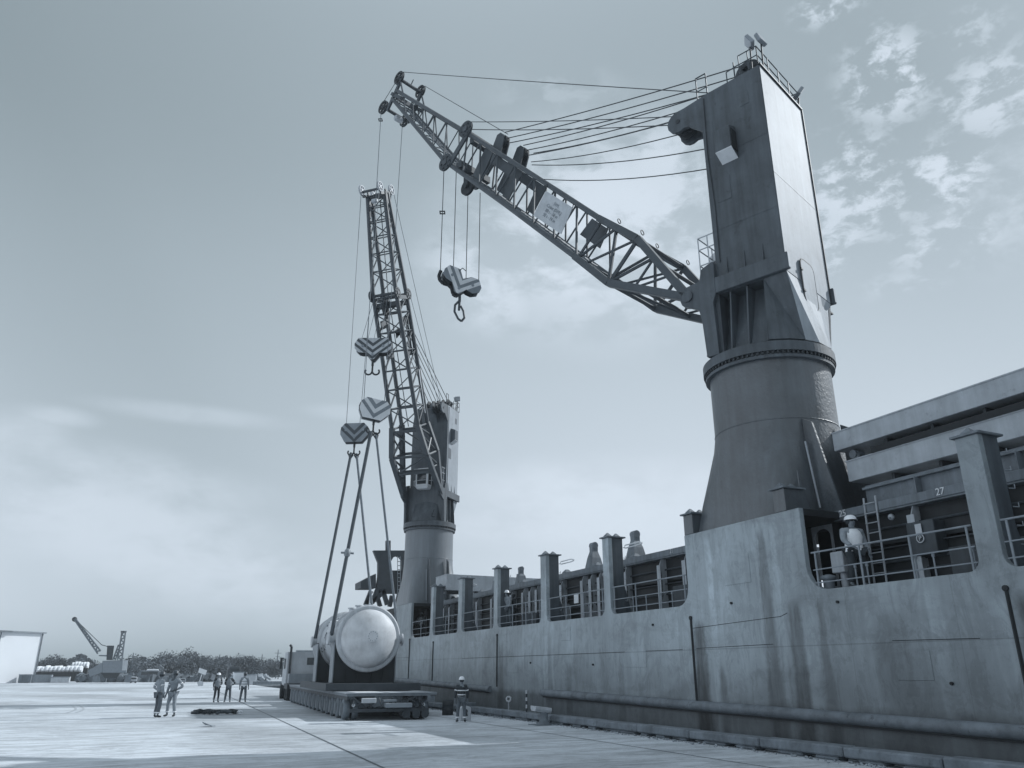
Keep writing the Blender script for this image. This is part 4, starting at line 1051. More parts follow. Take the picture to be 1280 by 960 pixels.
# wheel prototype
def wheel(x,y,r=.385,w=.26):
    return x,y
ty=MB().ring((0,0,0),(1,0,0),[(.2,-.12),(.33,-.13),(.385,-.10),(.39,0),(.385,.10),(.33,.13),(.2,.12)],22); tm=ty.mesh('tyre'); tm.materials.append(M['tyre'])
ri=MB().ring((0,0,0),(1,0,0),[(.01,-.06),(.1,-.08),(.12,-.05),(.19,-.05),(.21,-.125),(.21,.125),(.19,.05),(.01,.06)],18)
rmh=ri.mesh('rim'); rmh.materials.append(M['midgrey'])
NA=14
for i in range(NA):
    y=32.75+i*1.46
    for x in (7.62,7.95,10.35,10.68):
        o=bpy.data.objects.new('wheel',tm); COL.objects.link(o); o.parent=tr; o.location=(x-9.15,y-42.5,.39)
        if x in (7.62,10.68):
            q=bpy.data.objects.new('rim',rmh); COL.objects.link(q); q.parent=o
    if i>1:
        for x in (11.15,11.5):
            o=bpy.data.objects.new('wheel',tm); COL.objects.link(o); o.parent=tr; o.location=(x-9.15,y-42.5,.39)
    for xs,xe in ((7.78,8.6),(10.52,9.7)):
        a_=TB(); a_.loft([[(xs-s_,y-s_*1.2,z),(xs+s_,y-s_*1.2,z),(xs+s_,y+s_*1.2,z),(xs-s_,y+s_*1.2,z)] for z,s_ in((.4,.05),(.55,.09),(.855,.16))],smooth=False)
        a_.bar((xs,y,.42),(xe,y,.55),.12,.14); a_.build('suspension','trailer')
    a_=TB()
    # splash cone between wheels
    a_.loft([[(7.52-.0,y+.73-s_,z),(7.60,y+.73-s_,z),(7.60,y+.73+s_,z),(7.52,y+.73+s_,z)] for z,s_ in((.12,.17),(.45,.1),(.80,.02))],smooth=False)
    a_.build('splash_cone','trailer')
# rear end clutter
e_=TB(); e_.bb(7.6,10.7,31.75,31.93,.30,.42); e_.bar((7.7,31.85,.85),(8.3,31.85,.4),.06,.06); e_.bar((9.3,31.85,.85),(10.2,31.85,.5),.06,.06); e_.bar((10.2,31.85,.85),(9.4,31.85,.5),.05,.05); e_.build('end_frame','trdark')
TB().bb(8.05,8.6,31.7,31.9,.62,.80).build('battery_box','offwhite',bevel=.02); TB().bb(8.95,10.0,31.6,31.93,.45,.62).build('tool_box','midgrey',bevel=.02)
TB().bb(8.9,9.4,31.72,31.93,.66,.74).build('tool_box','midgrey',bevel=.01)
hz=TB()
for i in range(16):
    x=random.uniform(7.7,10.6); hz.path([(x,31.9,.8),(x+random.uniform(-.2,.3),31.75,random.uniform(.45,.7)),(x+random.uniform(-.3,.5),31.9,random.uniform(.3,.6))],.02,5)
hz.build('hydraulic_hose','trdark')
for x in (7.75,10.5): TB().disc((x,31.83,.55),(0,1,0),.06,.08,12).build('tail_lamp','offwhite')
for x in (9.8,10.2,10.55): TB().tube((x,31.7,.22),(x,32.4,.22),.16,12).build('air_tank','trdark')
# white sheets paint the sun falling on the deck's near end
TB().bb(7.9,9.0,32.1,34.3,.977,.99).build('deck_sun_patch','white'); TB().bb(9.2,10.7,32.1,34.2,.977,.985).build('deck_sun_patch','offwhite')
# ---- prime mover
tk=empty('heavy_truck',(9.3,57.2,0),0,'pale heavy haulage truck coupled to the far end of the trailer','truck')
MB().loft([[(-1.2,-.9,z),(1.2,-.9,z),(1.2,y1,z),(-1.2,y1,z)] for z,y1 in((.9,1.3),(2.0,1.3),(2.95,.8))],smooth=False).build('cab','offwhite',tk,bevel=.05)
MB().bb(.1,.7,-.93,-.905,2.15,2.6).build('rear_window','glass',tk)
MB().bb(-1.215,-1.205,-.2,.6,1.9,2.55).build('side_window','glass',tk)
MB().bb(-1.1,1.1,1.31,2.6,.8,1.9).build('bonnet','offwhite',tk,bevel=.05)
MB().bb(-1.25,1.25,-3.0,-.95,.7,1.0).build('chassis','trdark',tk); MB().bb(-1.1,.9,-2.2,-1.2,1.02,1.6).build('ballast_box','midgrey',tk)
MB().tube((-1.0,-1.05,1.0),(-1.0,-1.05,3.3),.08,10).path([(-1.0,-1.05,3.3),(-1.12,-1.05,3.4)],.08,8).build('exhaust_stack','dark',tk)
MB().tube((.9,-1.05,1.0),(.9,-1.05,3.1),.07,10).build('exhaust_stack','dark',tk)
MB().bb(-1.55,-1.4,-.0,.1,1.9,2.6).bb(-1.4,-1.2,.03,.06,2.5,2.53).build('wing_mirror','dark',tk); MB().bb(1.4,1.55,-.0,.1,1.9,2.6).build('wing_mirror','dark',tk)
MB().bb(-.6,.6,-.3,0,2.96,3.08).build('light_bar','midgrey',tk)
for x in (-1.05,1.05):
    for y in (-2.5,-1.4,1.8):
        w_=MB().ring((x,y,.5),(1,0,0),[(.01,-.1),(.28,-.12),(.3,-.17),(.5,-.15),(.5,.15),(.3,.17),(.28,.12),(.01,.1)],22); w_.build('wheel','black',tk)
    MB().bb(x-.22,x+.22,-3.3,-3.05,.3,.95).build('mudguard','darker',tk)

TA=rad(3.6)
def swing(o):
    dx,dy=o.location.x-9.15,o.location.y-32; o.location.x=9.15+dx*math.cos(TA)+dy*math.sin(TA); o.location.y=32-dx*math.sin(TA)+dy*math.cos(TA); o.rotation_euler.z-=TA
swing(tr); swing(tk); tk.location.x-=.6
sp.rotation_euler.z=-TA; sp.location.x+=.22
ves.rotation_euler.z=rad(-2.2); ves.scale=(.965,.965,.965)
# ------------------------------------------------------------------ SLINGS
def sling(p,q,r,label,m='sling',shackle=None,pair=.0):
    p=Vector(p);q=Vector(q); e=empty('lifting_sling',p,0,label,'sling','slings from the hook blocks to the vessel')
    L=q-p; MB().tube((0,0,0),L*1.0,r,10).build('strap',m,e)
    MB().path([Vector((0,0,.0)),Vector((.12,0,-.12)),L.normalized()*.4],.04,6).path([Vector((0,0,.0)),Vector((-.12,0,-.12)),L.normalized()*.4],.04,6).build('shackle','dark',e)
    if shackle:
        c=L*shackle; MB().ring(c,L,[(r*.9,-.2),(r*1.7,-.12),(r*1.7,.12),(r*.9,.2)],10).tube(c-Vector((.3,0,0)),c+Vector((.3,0,0)),.05,8).build('turnbuckle','midgrey',e)
    n=L.length
    return e
H1=Vector((B1.x,B1.y,B1.z+z1-.62)); H2=Vector((B2.x,B2.y,B2.z+z2-.62))
sling(H1+Vector((-.12,-.05,0)),(VX-1.55,36.5,VZ-.02),.085,'thick dark sling from the upper block to the near left trunnion',shackle=.62)
sling(H1+Vector((.16,.05,0)),(VX+1.55,36.5,VZ-.02),.06,'slimmer pale sling from the upper block to the near right trunnion','slingpale')
sling(H2+Vector((-.16,0,0)),(VX-1.34,41.27,VZ-.02),.08,'sling from the lowest block down to the rear left trunnion, farthest left','sling')
sling(H2+Vector((.16,0,0)),(VX+1.72,41.15,VZ-.02),.065,'sling from the lowest block to the rear right trunnion, hidden behind the vessel top','slingpale')

# ------------------------------------------------------------------ PEOPLE
def skin_mesh(name,V,Ed,Rr,sub=1):
    me=bpy.data.meshes.new(name); me.from_pydata([tuple(v) for v in V],Ed,[])
    o=bpy.data.objects.new(name,me); COL.objects.link(o)
    md=o.modifiers.new('skin','SKIN'); md.use_smooth_shade=True
    sv=me.skin_vertices[0].data if me.skin_vertices else None
    if sv is None: 
        bpy.context.view_layer.update()
    sv=me.skin_vertices[0].data
    for i,r in enumerate(Rr): sv[i].radius=(r,r) if not isinstance(r,tuple) else r; sv[i].use_root=(i==0)
    m2=o.modifiers.new('sub','SUBSURF'); m2.levels=sub; m2.render_levels=sub
    bpy.context.view_layer.update()
    res=bpy.data.meshes.new_from_object(o.evaluated_get(bpy.context.evaluated_depsgraph_get()))
    bpy.data.objects.remove(o); bpy.data.meshes.remove(me)
    for p in res.polygons:p.use_smooth=True
    return res
def person(loc,rotz,h,label,group=None,arms=('down','down'),top='cover_all',leg='cover_all',vest=None,helmet='helmet',skin='skin',bands=True,stance=.11,lean=0,group_cat='person',seated=False,glasses=False,hold=None,boots='coverdark',stout=1.0):
    e=empty('person',loc,rotz,label,'person',group); k=h/1.78; e.scale=(stout,stout*1.05 if stout>1 else 1,1)
    # faces local -Y
    J={'pelvis':(0,0,.95),'waist':(0,.0,1.08),'chest':(0,.01-lean*.5,1.28),'upper':(0,.01-lean,1.42),'neck':(0,0-lean,1.52),'jaw':(0,-.025-lean,1.60),'head':(0,-.01-lean,1.68),'crown':(0,0-lean,1.75)}
    V=[];Ed=[];R=[];ix={}
    def add(n,p,r,par=None):
        ix[n]=len(V);V.append(Vector(p)*k);R.append(tuple(q*k for q in r) if isinstance(r,tuple) else r*k)
        if par is not None:Ed.append((ix[par],ix[n]))
    add('pelvis',J['pelvis'],(.15,.11));add('waist',J['waist'],(.14,.10),'pelvis');add('chest',J['chest'],(.165,.115),'waist');add('upper',J['upper'],(.14,.09),'chest');add('neck',J['neck'],.052,'upper');add('jaw',J['jaw'],(.068,.075),'neck');add('head',J['head'],(.076,.092),'jaw');add('crown',J['crown'],(.055,.065),'head')
    add('nose',(0,-.125-lean,1.655),.014,'head')
    arm={}
    for s,sd in ((-1,'L'),(1,'R')):
        mode=arms[0 if s<0 else 1]
        sh_=(s*.185,.01-lean,1.44)
        if mode=='down': el=(s*.26,.03-lean*.6,1.16);wr=(s*.27,-.06-lean*.3,.92);hd_=(s*.27,-.09-lean*.2,.84);fd=Vector((0,-.2,-1))
        elif mode=='hip': el=(s*.38,.08,1.19);wr=(s*.20,-.07,1.06);hd_=(s*.15,-.11,1.03);fd=Vector((-s*.8,-.5,-.3))
        elif mode=='front': el=(s*.27,-.02,1.17);wr=(s*.12,-.23,1.07);hd_=(s*.05,-.27,1.05);fd=Vector((-s*.8,-.4,-.2))
        elif mode=='rail': el=(s*.28,-.10,1.17);wr=(s*.24,-.28,.98);hd_=(s*.22,-.35,.96);fd=Vector((0,-.6,-.7))
        elif mode=='chestpoint': el=(s*.28,-.06,1.22);wr=(s*.10,-.25,1.30);hd_=(s*.05,-.28,1.36);fd=Vector((-s*.3,-.5,.7))
        fd.normalize()
        add('sh'+sd,sh_,(.07,.07),'upper');add('el'+sd,el,(.046,.046),'sh'+sd);add('wr'+sd,wr,(.028,.03),'el'+sd);add('ha'+sd,hd_,(.034,.022),'wr'+sd)
        side=fd.cross(Vector((0,1,0)));side=side.normalized() if side.length>.1 else Vector((1,0,0))
        for fi,(off,ln) in enumerate(((-.027,.062),(-.009,.075),(.009,.07),(.027,.055))):
            b_=Vector(hd_)+fd*.045+side*off; m1=b_+fd*ln*.5; m2=m1+(fd*.75+Vector((0,-.6,-.1)).normalized()*.4)*ln*.5
            add(f'f{sd}{fi}a',b_,.009,'ha'+sd);add(f'f{sd}{fi}b',m1,.008,f'f{sd}{fi}a');add(f'f{sd}{fi}c',m2,.007,f'f{sd}{fi}b')
        tb=Vector(hd_)+side*(-.036)*(1)+fd*.0+Vector((0,-.01,0)); add(f't{sd}a',tb,.010,'ha'+sd);add(f't{sd}b',tb+fd*.04+side*(-.015),.008,f't{sd}a')
        arm[sd]=(sh_,el,wr)
        hp=(s*.095,0,.90);kn=(s*(.095+stance*.35),-.03,.50);an=(s*(.09+stance*.6),.02,.085);toe=(s*(.10+stance*.8),-.13,.035)
        add('hp'+sd,hp,(.09,.09),'pelvis');add('kn'+sd,kn,(.058,.06),'hp'+sd);add('an'+sd,an,(.038,.042),'kn'+sd);add('to'+sd,toe,(.042,.03),'an'+sd)
        arm['leg'+sd]=(hp,kn,an,toe)
    me=skin_mesh('body',V,Ed,R); me.materials.append(M[skin]); o=bpy.data.objects.new('body',me);COL.objects.link(o);o.parent=e
    # garments
    def garment(name,chain,m,sub=1):
        V2=[];E2=[];R2=[];id2={}
        for n,p,r,par in chain:
            id2[n]=len(V2);V2.append(Vector(p)*k);R2.append(tuple(q*k for q in r) if isinstance(r,tuple) else r*k)
            if par:E2.append((id2[par],id2[n]))
        me=skin_mesh(name,V2,E2,R2,sub);me.materials.append(M[m]);q=bpy.data.objects.new(name,me);COL.objects.link(q);q.parent=e;return q
    tc=[('p',(0,0,.98),(.165,.125),None),('w',J['waist'],(.16,.12),'p'),('c',J['chest'],(.185,.135),'w'),('u',J['upper'],(.155,.105),'c'),('n',(0,-lean,1.50),.066,'u')]
    for sd in 'LR':
        sh_,el,wr=arm[sd]; tc+=[('s'+sd,sh_,.085,'u'),('e'+sd,el,.064,'s'+sd),('r'+sd,Vector(el).lerp(Vector(wr),.9),.047,'e'+sd)]
    go=garment('jacket',tc,top)
    lc=[('p',(0,0,.94),(.168,.128),None)]
    for sd in 'LR':
        hp,kn,an,toe=arm['leg'+sd]; lc+=[('h'+sd,hp,.108,'p'),('k'+sd,kn,.08,'h'+sd),('a'+sd,Vector(an)+Vector((0,0,.04)),.066,'k'+sd)]
    lo=garment('trousers',lc,leg)
    bc=[]
    for sd in 'LR':
        hp,kn,an,toe=arm['leg'+sd]
        garment('boot',[('a',Vector(an)+Vector((0,.0,.05)),.052,None),('b',Vector(an)+Vector((0,.0,-.03)),.052,'a'),('t',Vector(toe)+Vector((0,-.02,.008)),(.048,.036),'b')],boots)
    if vest:
        vv=MB(); ringz=[(.90,.19,.15),(1.0,.185,.145),(1.12,.18,.137),(1.28,.20,.15),(1.40,.185,.125),(1.47,.13,.095)]
        vv.loft([[(a_*math.cos(2*PI*i/20)*k,(b_*math.sin(2*PI*i/20)-lean*(z-1)*1.5)*k,z*k) for i in range(20)] for z,a_,b_ in ringz]); vo=vv.build('vest',vest,e)
    if bands:
        bd=MB()
        for z,a_,b_ in (() if bands=='legs' else ((1.10,.187,.147),(1.27,.212,.163))):
            bd.ring((0,-lean*(z-1)*1.5*k,z*k),(0,0,1),[(a_*k,-.02*k),(a_*k,.02*k)],20)
        for sd in 'LR':
            hp,kn,an,toe=arm['leg'+sd]; c=Vector(kn).lerp(Vector(an),.72); bd.ring(c*k,(0,0,1),[(.083*k,-.025*k),(.083*k,.025*k)],14)
            sh_,el,wr=arm[sd]; c=Vector(sh_).lerp(Vector(el),.6); bd.ring(c*k,Vector(el)-Vector(sh_),[(.083*k,-.02*k),(.083*k,.02*k)],12)
        bd.build('reflective_band','band' if vest is None else 'midgrey',e)
    if helmet:
        hz_=1.715; hm=MB().ring((0,(-.005-lean)*k,hz_*k),(0,0,1),[(.145*k,-.012*k),(.122*k,0),(.12*k,.035*k),(.10*k,.085*k),(.06*k,.118*k),(.001,.128*k)],20)
        hm.add([(-.09*k,(-.10-lean)*k,hz_*k),(.09*k,(-.10-lean)*k,hz_*k),(.06*k,(-.185-lean)*k,(hz_-.02)*k),(-.06*k,(-.185-lean)*k,(hz_-.02)*k)],[(0,1,2,3)])
        hm.build('helmet',helmet,e)
    hr=MB().ring((0,(.012-lean)*k,1.68*k),(0,0,1),[(.07*k,-.07*k),(.088*k,-.03*k),(.09*k,.02*k),(.08*k,.05*k)],16); hr.build('hair','coverdark',e)
    ey=MB()
    if glasses: ey.bb(-.07*k,.07*k,(-.112-lean)*k,(-.095-lean)*k,1.665*k,1.70*k)
    else:
        for s in (-1,1): ey.disc((s*.03*k,(-.098-lean)*k,1.685*k),(0,1,0),.011*k,.012*k,8)
    ey.build('glasses' if glasses else 'eyes','darker',e)
    return e
def face(dx,dy): return math.atan2(dx,-dy)   # local -Y turned to (dx,dy)
G1='workers talking in pairs on the sunlit quay'
person((1.01,37.4,0),face(.8,.4),1.72,'worker in grey coveralls, left one of the two standing closest, back half turned','workers standing on the quay',arms=('down','hip'),helmet='helmetdark',stance=.05,top='clothmid',leg='cover_all',bands='legs')
person((1.55,37.9,0),face(-.6,-.8),1.76,'worker in pale-fronted coveralls with dark head covering, right one of the closest two','workers standing on the quay',arms=('down','hip'),top='clothmid',leg='clothmid',helmet='helmetdark',skin='skindark',stance=.14,bands='legs')
person((4.62,53.5,0),face(.3,-1),1.62,'worker with white helmet and dark trousers, leftmost of the distant trio','workers standing on the quay',arms=('down','front'),top='coverdark',leg='coverdark',vest='midgrey',stance=.08)
person((5.28,53.6,0),face(-.2,-1),1.60,'worker with hands in front, middle one of the distant trio','workers standing on the quay',arms=('front','hip'),top='coverdark',leg='cover_all',vest='clothmid',helmet='coverdark' and 'helmetdark',stance=.12)
person((6.12,53.2,0),face(.2,1),1.66,'worker in pale top seen from behind, right one of the distant trio','workers standing on the quay',arms=('down','down'),top='clothmid',leg='cover_all',vest='vest',helmet='helmetdark',stance=.12)
person((11.22,29.5,0),face(.3,1),1.54,'worker in dark coveralls with white helmet standing beside the trailer end',None,arms=('down','down'),top='coverdark',leg='cover_all',stance=.12)
pw=onX(1070,700,15.85)
person((15.85,pw.y,DK),face(-.25,-1),1.74,'sailor in white striped vest and white helmet at the ship railing',None,arms=('rail','down'),top='clothmid',leg='coverdark',vest='vest',glasses=True,stance=.1,stout=1.25,bands=False)
pd=onX(526,780,16.5); person((16.5,pd.y,DK),face(-.6,-.8),1.68,'sailor with white helmet framed by the doorway under the far crane',None,arms=('rail','down'),top='clothmid',leg='coverdark',vest='vest',bands=False)
pf=onX(636,775,15.75); person((15.75,pf.y,DK),face(-1,-.2),1.68,'sailor with white helmet leaning on the railing midway along the ship',None,arms=('rail','rail'),top='clothmid',leg='cover_all',bands=False,lean=.12)
pf=onX(642,775,16.1); person((16.1,pf.y,DK),face(-1,.2),1.62,'bareheaded sailor in dark clothes behind the leaning helmeted one',None,arms=('down','down'),top='coverdark',leg='coverdark',helmet=None,bands=False,skin='skindark')
person((17.15,16.0,DK),face(-.8,-.4),1.66,'dim figure standing inside the dark arched doorway by the near crane',None,arms=('front','down'),top='coverdark',leg='coverdark',helmet=None,bands=False,skin='skindark')

# ------------------------------------------------------------------ QUAY FURNITURE
bl=empty('mooring_bollard',(13.35,26.9,0),0,'worn pale mooring bollard with leaning head beside the kerb','bollard')
MB().ring((0,0,0),(0,0,1),[(.3,0),(.3,.04),(.17,.07),(.14,.3),(.16,.45)],18).build('stem','kerb',bl)
MB().loft([[(-.42*s_+.02,y*.17*s_,z+.1*s_*0) if False else (x_,y_*s_,z_+dz*s_) for (x_,y_,z_) in ((-.42,-.2,.46),(.22,-.2,.38),(.22,.2,.38),(-.42,.2,.46))] for s_,dz in((.7,0),(1.1,.07),(1.1,.16),(.6,.27))],smooth=False).build('head','offwhite',bl,bevel=.03)
MB().bb(-.45,.35,-.35,.35,0,.03).build('base_plate','kerb',bl)
ms=empty('marker_stone',(11.75,30.4,0),0,'pale rounded marker block with dark emblem beside the white-helmeted worker','marker block')
MB().prism([(-.22,0,0),(.22,0,0),(.22,0,.42)]+[(.22*math.cos(rad(a_)),0,.42+.1*math.sin(rad(a_))) for a_ in range(20,161,20)]+[(-.22,0,.42)],(0,.2,0)).build('block','offwhite',ms,bevel=.02)
MB().disc((0,-.006,.33),(0,1,0),.08,.01,12).prism([(-.09,-.012,.16),(.09,-.012,.16),(.05,-.012,.27),(-.05,-.012,.27)],(0,.01,0)).build('emblem','dark',ms)
for x,y,lab in ((11.3,34.5,'dark drum standing at the kerb behind the trailer end'),(12.6,35.5,'small dark box by the kerb between trailer and worker')):
    t=empty('oil_drum' if 'drum' in lab else 'crate',(x+1.2,y,0),0.2,lab,'drum' if 'drum' in lab else 'crate')
    if 'drum' in lab: MB().ring((0,0,0),(0,0,1),[(.01,0),(.24,0),(.24,.18),(.255,.2),(.24,.22),(.24,.38),(.255,.4),(.24,.42),(.24,.6),(.22,.6),(.22,.58),(.01,.58)],20).build('barrel','dark',t)
    else: MB().bb(-.3,.3,-.3,.3,0,.45).build('box','coam',t,bevel=.02)
# lifebuoy-like ring on a post, striped post
lp=empty('ring_stand',(13.95,31.3,.3),0,'small post topped with a pale ring, standing on the kerb','ring stand')
MB().tube((0,0,0),(0,0,.3),.025,8).build('post','fin',lp); MB().ring((0,0,.41),(-.6,-.8,0),[(.06,-.03),(.12,-.03),(.12,.03),(.06,.03)],16,close=True).build('ring','offwhite',lp)
sp_=empty('striped_post',(13.95,29.6,.3),0,'thin black and white banded post standing on the kerb','post')
for i in range(6): MB().tube((0,0,i*.13),(0,0,i*.13+.128),.035,10).build('band','dark' if i%2==0 else 'offwhite',sp_)
# pile of slings on the ground
hp=empty('sling_heap',(3.5,38.7,0),rad(-20),'long dark heap of coiled slings on the sunlit quay','heap of slings')
for j in range(5):
    pts=[]; x=-1.05
    while x<.85:
        pts.append((x,random.uniform(-.28,.28),.07+.10*abs(math.sin(x*3.3+j))*random.uniform(.4,1.2))); x+=random.uniform(.12,.3)
    MB().path(pts,.06,7).build('sling_coil','coverdark' if j else 'sling',hp)
MB().path([(.75,.1,.08),(.9,-.05,.14),(1.0,.1,.1),(.85,.2,.14),(.8,.0,.08)],.04,6).build('sling_end','vest',hp)
q=onZ(261,908); sc=empty('scrap_piece',(q.x,q.y,0),rad(40),'small bent scrap of board lying alone on the quay','scrap')
MB().prism([(-.1,-.25,0),(.1,-.2,0),(.08,.25,.03),(-.12,.2,.12)],(0,0,.03)).build('board','midgrey',sc)

# ------------------------------------------------------------------ FAR YARD
def at(u,v,Y): return onY(u,v,Y)
Ys=150
# shed
p0=at(43,850,Ys); sd=empty('warehouse_shed',(p0.x,Ys,0),rad(33),'white warehouse shed with large framed door at the left edge','shed')
W_=14.0; H_=7.3
MB().bb(-26,-0.05,0,24,0,H_).build('wall','shed',sd)
MB().prism([(-26.3,-.4,H_+.01),(.3,-.4,H_+.01),(.3,-.4,H_+.2),(-26.3,-.4,H_+.45)],(0,25,0)).build('roof','midgrey',sd)
MB().bar((-6.35,-.03,0),(-6.35,-.03,H_),.14,.05).build('corner_trim','coam',sd); MB().bar((-.1,-.08,0),(-.1,-.08,H_),.14,.14).build('corner_trim','coam',sd)
MB().bar((-7.4,-.03,0),(-7.4,-.03,6.0),.35,.05).bar((-14,-.03,6.1),(-7.2,-.03,6.1),.05,.3).build('door_frame','dark',sd)
MB().bb(-13.9,-7.6,-.03,-.01,0,5.95).build('door','shed',sd)
MB().bar((-7.0,-.5,H_+.1),(-5.0,-.5,H_+.1),.3,.25).build('gutter','coam',sd)
# containers / boxes along the yard edge
def boxat(name,u0,v0,u1,v1,Y,depth,m,label,cat,group=None,ribs=False):
    a_=at(u0,v0,Y);b_=at(u1,v1,Y); z1_=max(.3,a_.z); w__=b_.x-a_.x
    e=empty(name,((a_.x+b_.x)/2,Y,0),0,label,cat,group)
    MB().bb(-w__/2,w__/2,0,depth,0.05,z1_).build('body',m,e,bevel=.04)
    r=MB()
    k=max(3,int(w__/.8))
    for i in range(k): x=-w__/2+w__*(i+.5)/k; r.bb(x-.06,x+.06,-.05,-.003,.15,z1_-.1)
    r.build('ribbing',m,e)
    MB().bb(-w__/2-.04,w__/2+.04,-.08,-.052,z1_-.12,z1_+.02).build('top_rail','midgrey',e)
    return e
boxat('site_container',24,843,38,853,146,2.5,'coam','small dark container at the foot of the white shed','container')
boxat('site_container',38.5,843.5,63,853,147,2.5,'midgrey','long mid-grey container right of the dark one by the shed','container')
boxat('site_container',64,846,86,853,146,2.5,'offwhite','low whitish container with dark opening right of the shed','container')
# bagged cargo rows on a dark platform
def bag_row(u0,u1,vt,vb,Y,n,label):
    a_=at(u0,vt,Y);b_=at(u1,vt,Y); zb=at(u0,vb,Y).z; e=empty('bag_stack',((a_.x+b_.x)/2,Y,0),0,label,'stack of bags')
    w__=b_.x-a_.x; MB().bb(-w__/2,w__/2,0,6,0.02,zb).build('platform','coamwall',e)
    dx=w__/n
    for i in range(n):
        x=-w__/2+dx*(i+.5); h=(a_.z-zb)*random.uniform(.85,1.05)
        MB().loft([[(x+cx*dx*.47*s_,2.5+cy*2*s_,zb+z) for cx,cy in((-1,-1),(0,-1.1),(1,-1),(1,1),(0,1.1),(-1,1))] for s_,z in((.9,0.01),(1.0,h*.3),(.98,h*.75),(.7,h))],smooth=False).build('bag','shed',e)
bag_row(46,103,832,840,165,11,'row of big white bags on a dark platform right of the shed')
bag_row(90,111,827,835,175,6,'shorter row of white bags behind, beside the far crane')
# distant harbour crane
Yc=137
p=at(143,852,Yc); hcn=empty('harbour_crane',(p.x,Yc,0),0,'distant grey mobile harbour crane with two lattice jibs on the yard','crane')
def HL(u,v,dy=0): q=at(u,v,Yc+dy); return Vector((q.x-p.x,dy,q.z))
def quad(pts,d,name,m,**k): return MB().prism([HL(*q) for q in pts],(0,d,0)).build(name,m,hcn,**k)
quad([(128,826),(160,825),(158,841),(128,841)],3.5,'machine_house','stripegrey',bevel=.05)
quad([(153.5,825.5),(159.9,825.2),(157.9,838),(152.5,838)],-.05,'side_panel','offwhite')
quad([(126,841.2),(150,841.2),(146,848),(131,848)],3.2,'undercarriage','dark')
quad([(116,845),(125.5,845),(125.5,853),(116,853)],3,'outrigger_box','coam'); quad([(156,844),(164.5,844),(163.5,853),(156,853)],3,'outrigger_box','coam')
quad([(110,838),(128,828),(128,840),(112,846)],2.8,'counterweight','stripegrey')
quad([(134,807),(142.5,807),(140,824.9),(133,824.9)],1.8,'driver_cab','boomdark'); quad([(135.5,809.5),(141,809.5),(139.5,817),(134.8,817)],-.05,'cab_window','glass')
quad([(123.5,818.7),(134,818.7),(134,820.5),(123.5,820)],1.5,'walkway','coam')
def lattice(a0,a1,b0,b1,n,r,name,m,parent):
    a0,a1,b0,b1=[Vector(q) for q in (a0,a1,b0,b1)]; mb=MB(); D=Vector((0,1.0,0))
    for o_ in (Vector((0,0,0)),D):
        mb.tube(a0+o_,a1+o_,r,5);mb.tube(b0+o_,b1+o_,r,5)
        for i in range(n):
            t0,t1=i/n,(i+1)/n; P_,Q_=(a0.lerp(a1,t0),b0.lerp(b1,t1)) if i%2 else (b0.lerp(b1,t0),a0.lerp(a1,t1)); mb.tube(P_+o_,Q_+o_,r*.7,4)
    return mb.build(name,m,parent)
lattice(HL(122,817),HL(92.5,774),HL(125.5,813.5),HL(94,773),14,.11,'jib','coam',hcn)
MB().tube(HL(93,774),HL(93,774)+Vector((0,1,0)),.35,8).build('jib_sheave','boomdark',hcn)
lattice(HL(147,825),HL(152.5,789),HL(152.5,825),HL(157,789),10,.11,'mast','coam',hcn)
lattice(HL(141,825),HL(148,806),HL(144,825),HL(151,806),5,.09,'back_stay','coam',hcn)
MB().path([HL(94,774),HL(127,806),HL(134,808)],.05,4).build('stay_rope','boomdark',hcn)
MB().bb(*(lambda a_,b_:(a_.x,b_.x,0,1,b_.z,a_.z))(HL(151,788.5),HL(158,790.5))).build('mast_head','boomdark',hcn)
# parked plant right of far crane
def van(u0,vt,u1,vb,Y,m,label,cat,name,rows=1):
    a_=at(u0,vt,Y);b_=at(u1,vb,Y); w__=b_.x-a_.x; h=a_.z; e=empty(name,((a_.x+b_.x)/2,Y,0),0,label,cat)
    MB().prism([(-w__/2,0,h*.25),(-w__/2,0,h*.8),(-w__*.38,0,h),(w__*.42,0,h),(w__/2,0,h*.85),(w__/2,0,h*.25)],(0,2.2,0)).build('body',m,e,bevel=.05)
    MB().bb(-w__*.35,w__*.38,-.03,-.004,h*.62,h*.88).build('window','glass',e)
    for x in (-w__*.32,w__*.32):
        for y in (.15,2.05): MB().disc((x,y,h*.17),(0,1,0),h*.17,.25,14).build('wheel','black',e)
    return e
van(173,838,199,850,150,'coam','dark bus parked right of the distant crane','bus','parked_bus')
van(163,846,171,852,140,'offwhite','small pale van beside the distant crane','van','parked_van')
van(182,836.5,199,838.3,162,'shed','white-roofed lorry beyond the dark bus','lorry','parked_lorry')
van(220,848,232,853,135,'midgrey','low pale pickup among the trees behind the closest workers','pickup','parked_pickup')
van(286,833,299,851,128,'boomdark','dark lorry directly behind the distant trio','lorry','parked_lorry')
boxat('storage_tank',308,843,320,855,118,3,'offwhite','pale boxy tank right of the distant trio','tank')
boxat('white_cabin',293,840,305,852,121,2,'shed','small white cabin with striped roof behind the rightmost of the trio','cabin')
# leaning sign board
Yg=110; q=at(249,858,Yg); sg=empty('sign_board',(q.x,Yg,0),0,'white tilted sign board on a leaning pole in the yard','sign')
def SLc(u,v): r=at(u,v,Yg); return Vector((r.x-q.x,0,r.z))
MB().prism([SLc(247.6,840.5),SLc(249.5,834.7),SLc(259,838),SLc(256.8,843.7)],(0,.08,0)).build('panel','white',sg)
MB().tube(SLc(252.2,843),SLc(249.2,852),.06,6).build('pole','offwhite',sg)
MB().prism([SLc(246.8,853),SLc(250,851),SLc(254.5,852.2),SLc(253.8,858.3),SLc(248,858.3)],(0,.6,0)).build('base_block','offwhite',sg)
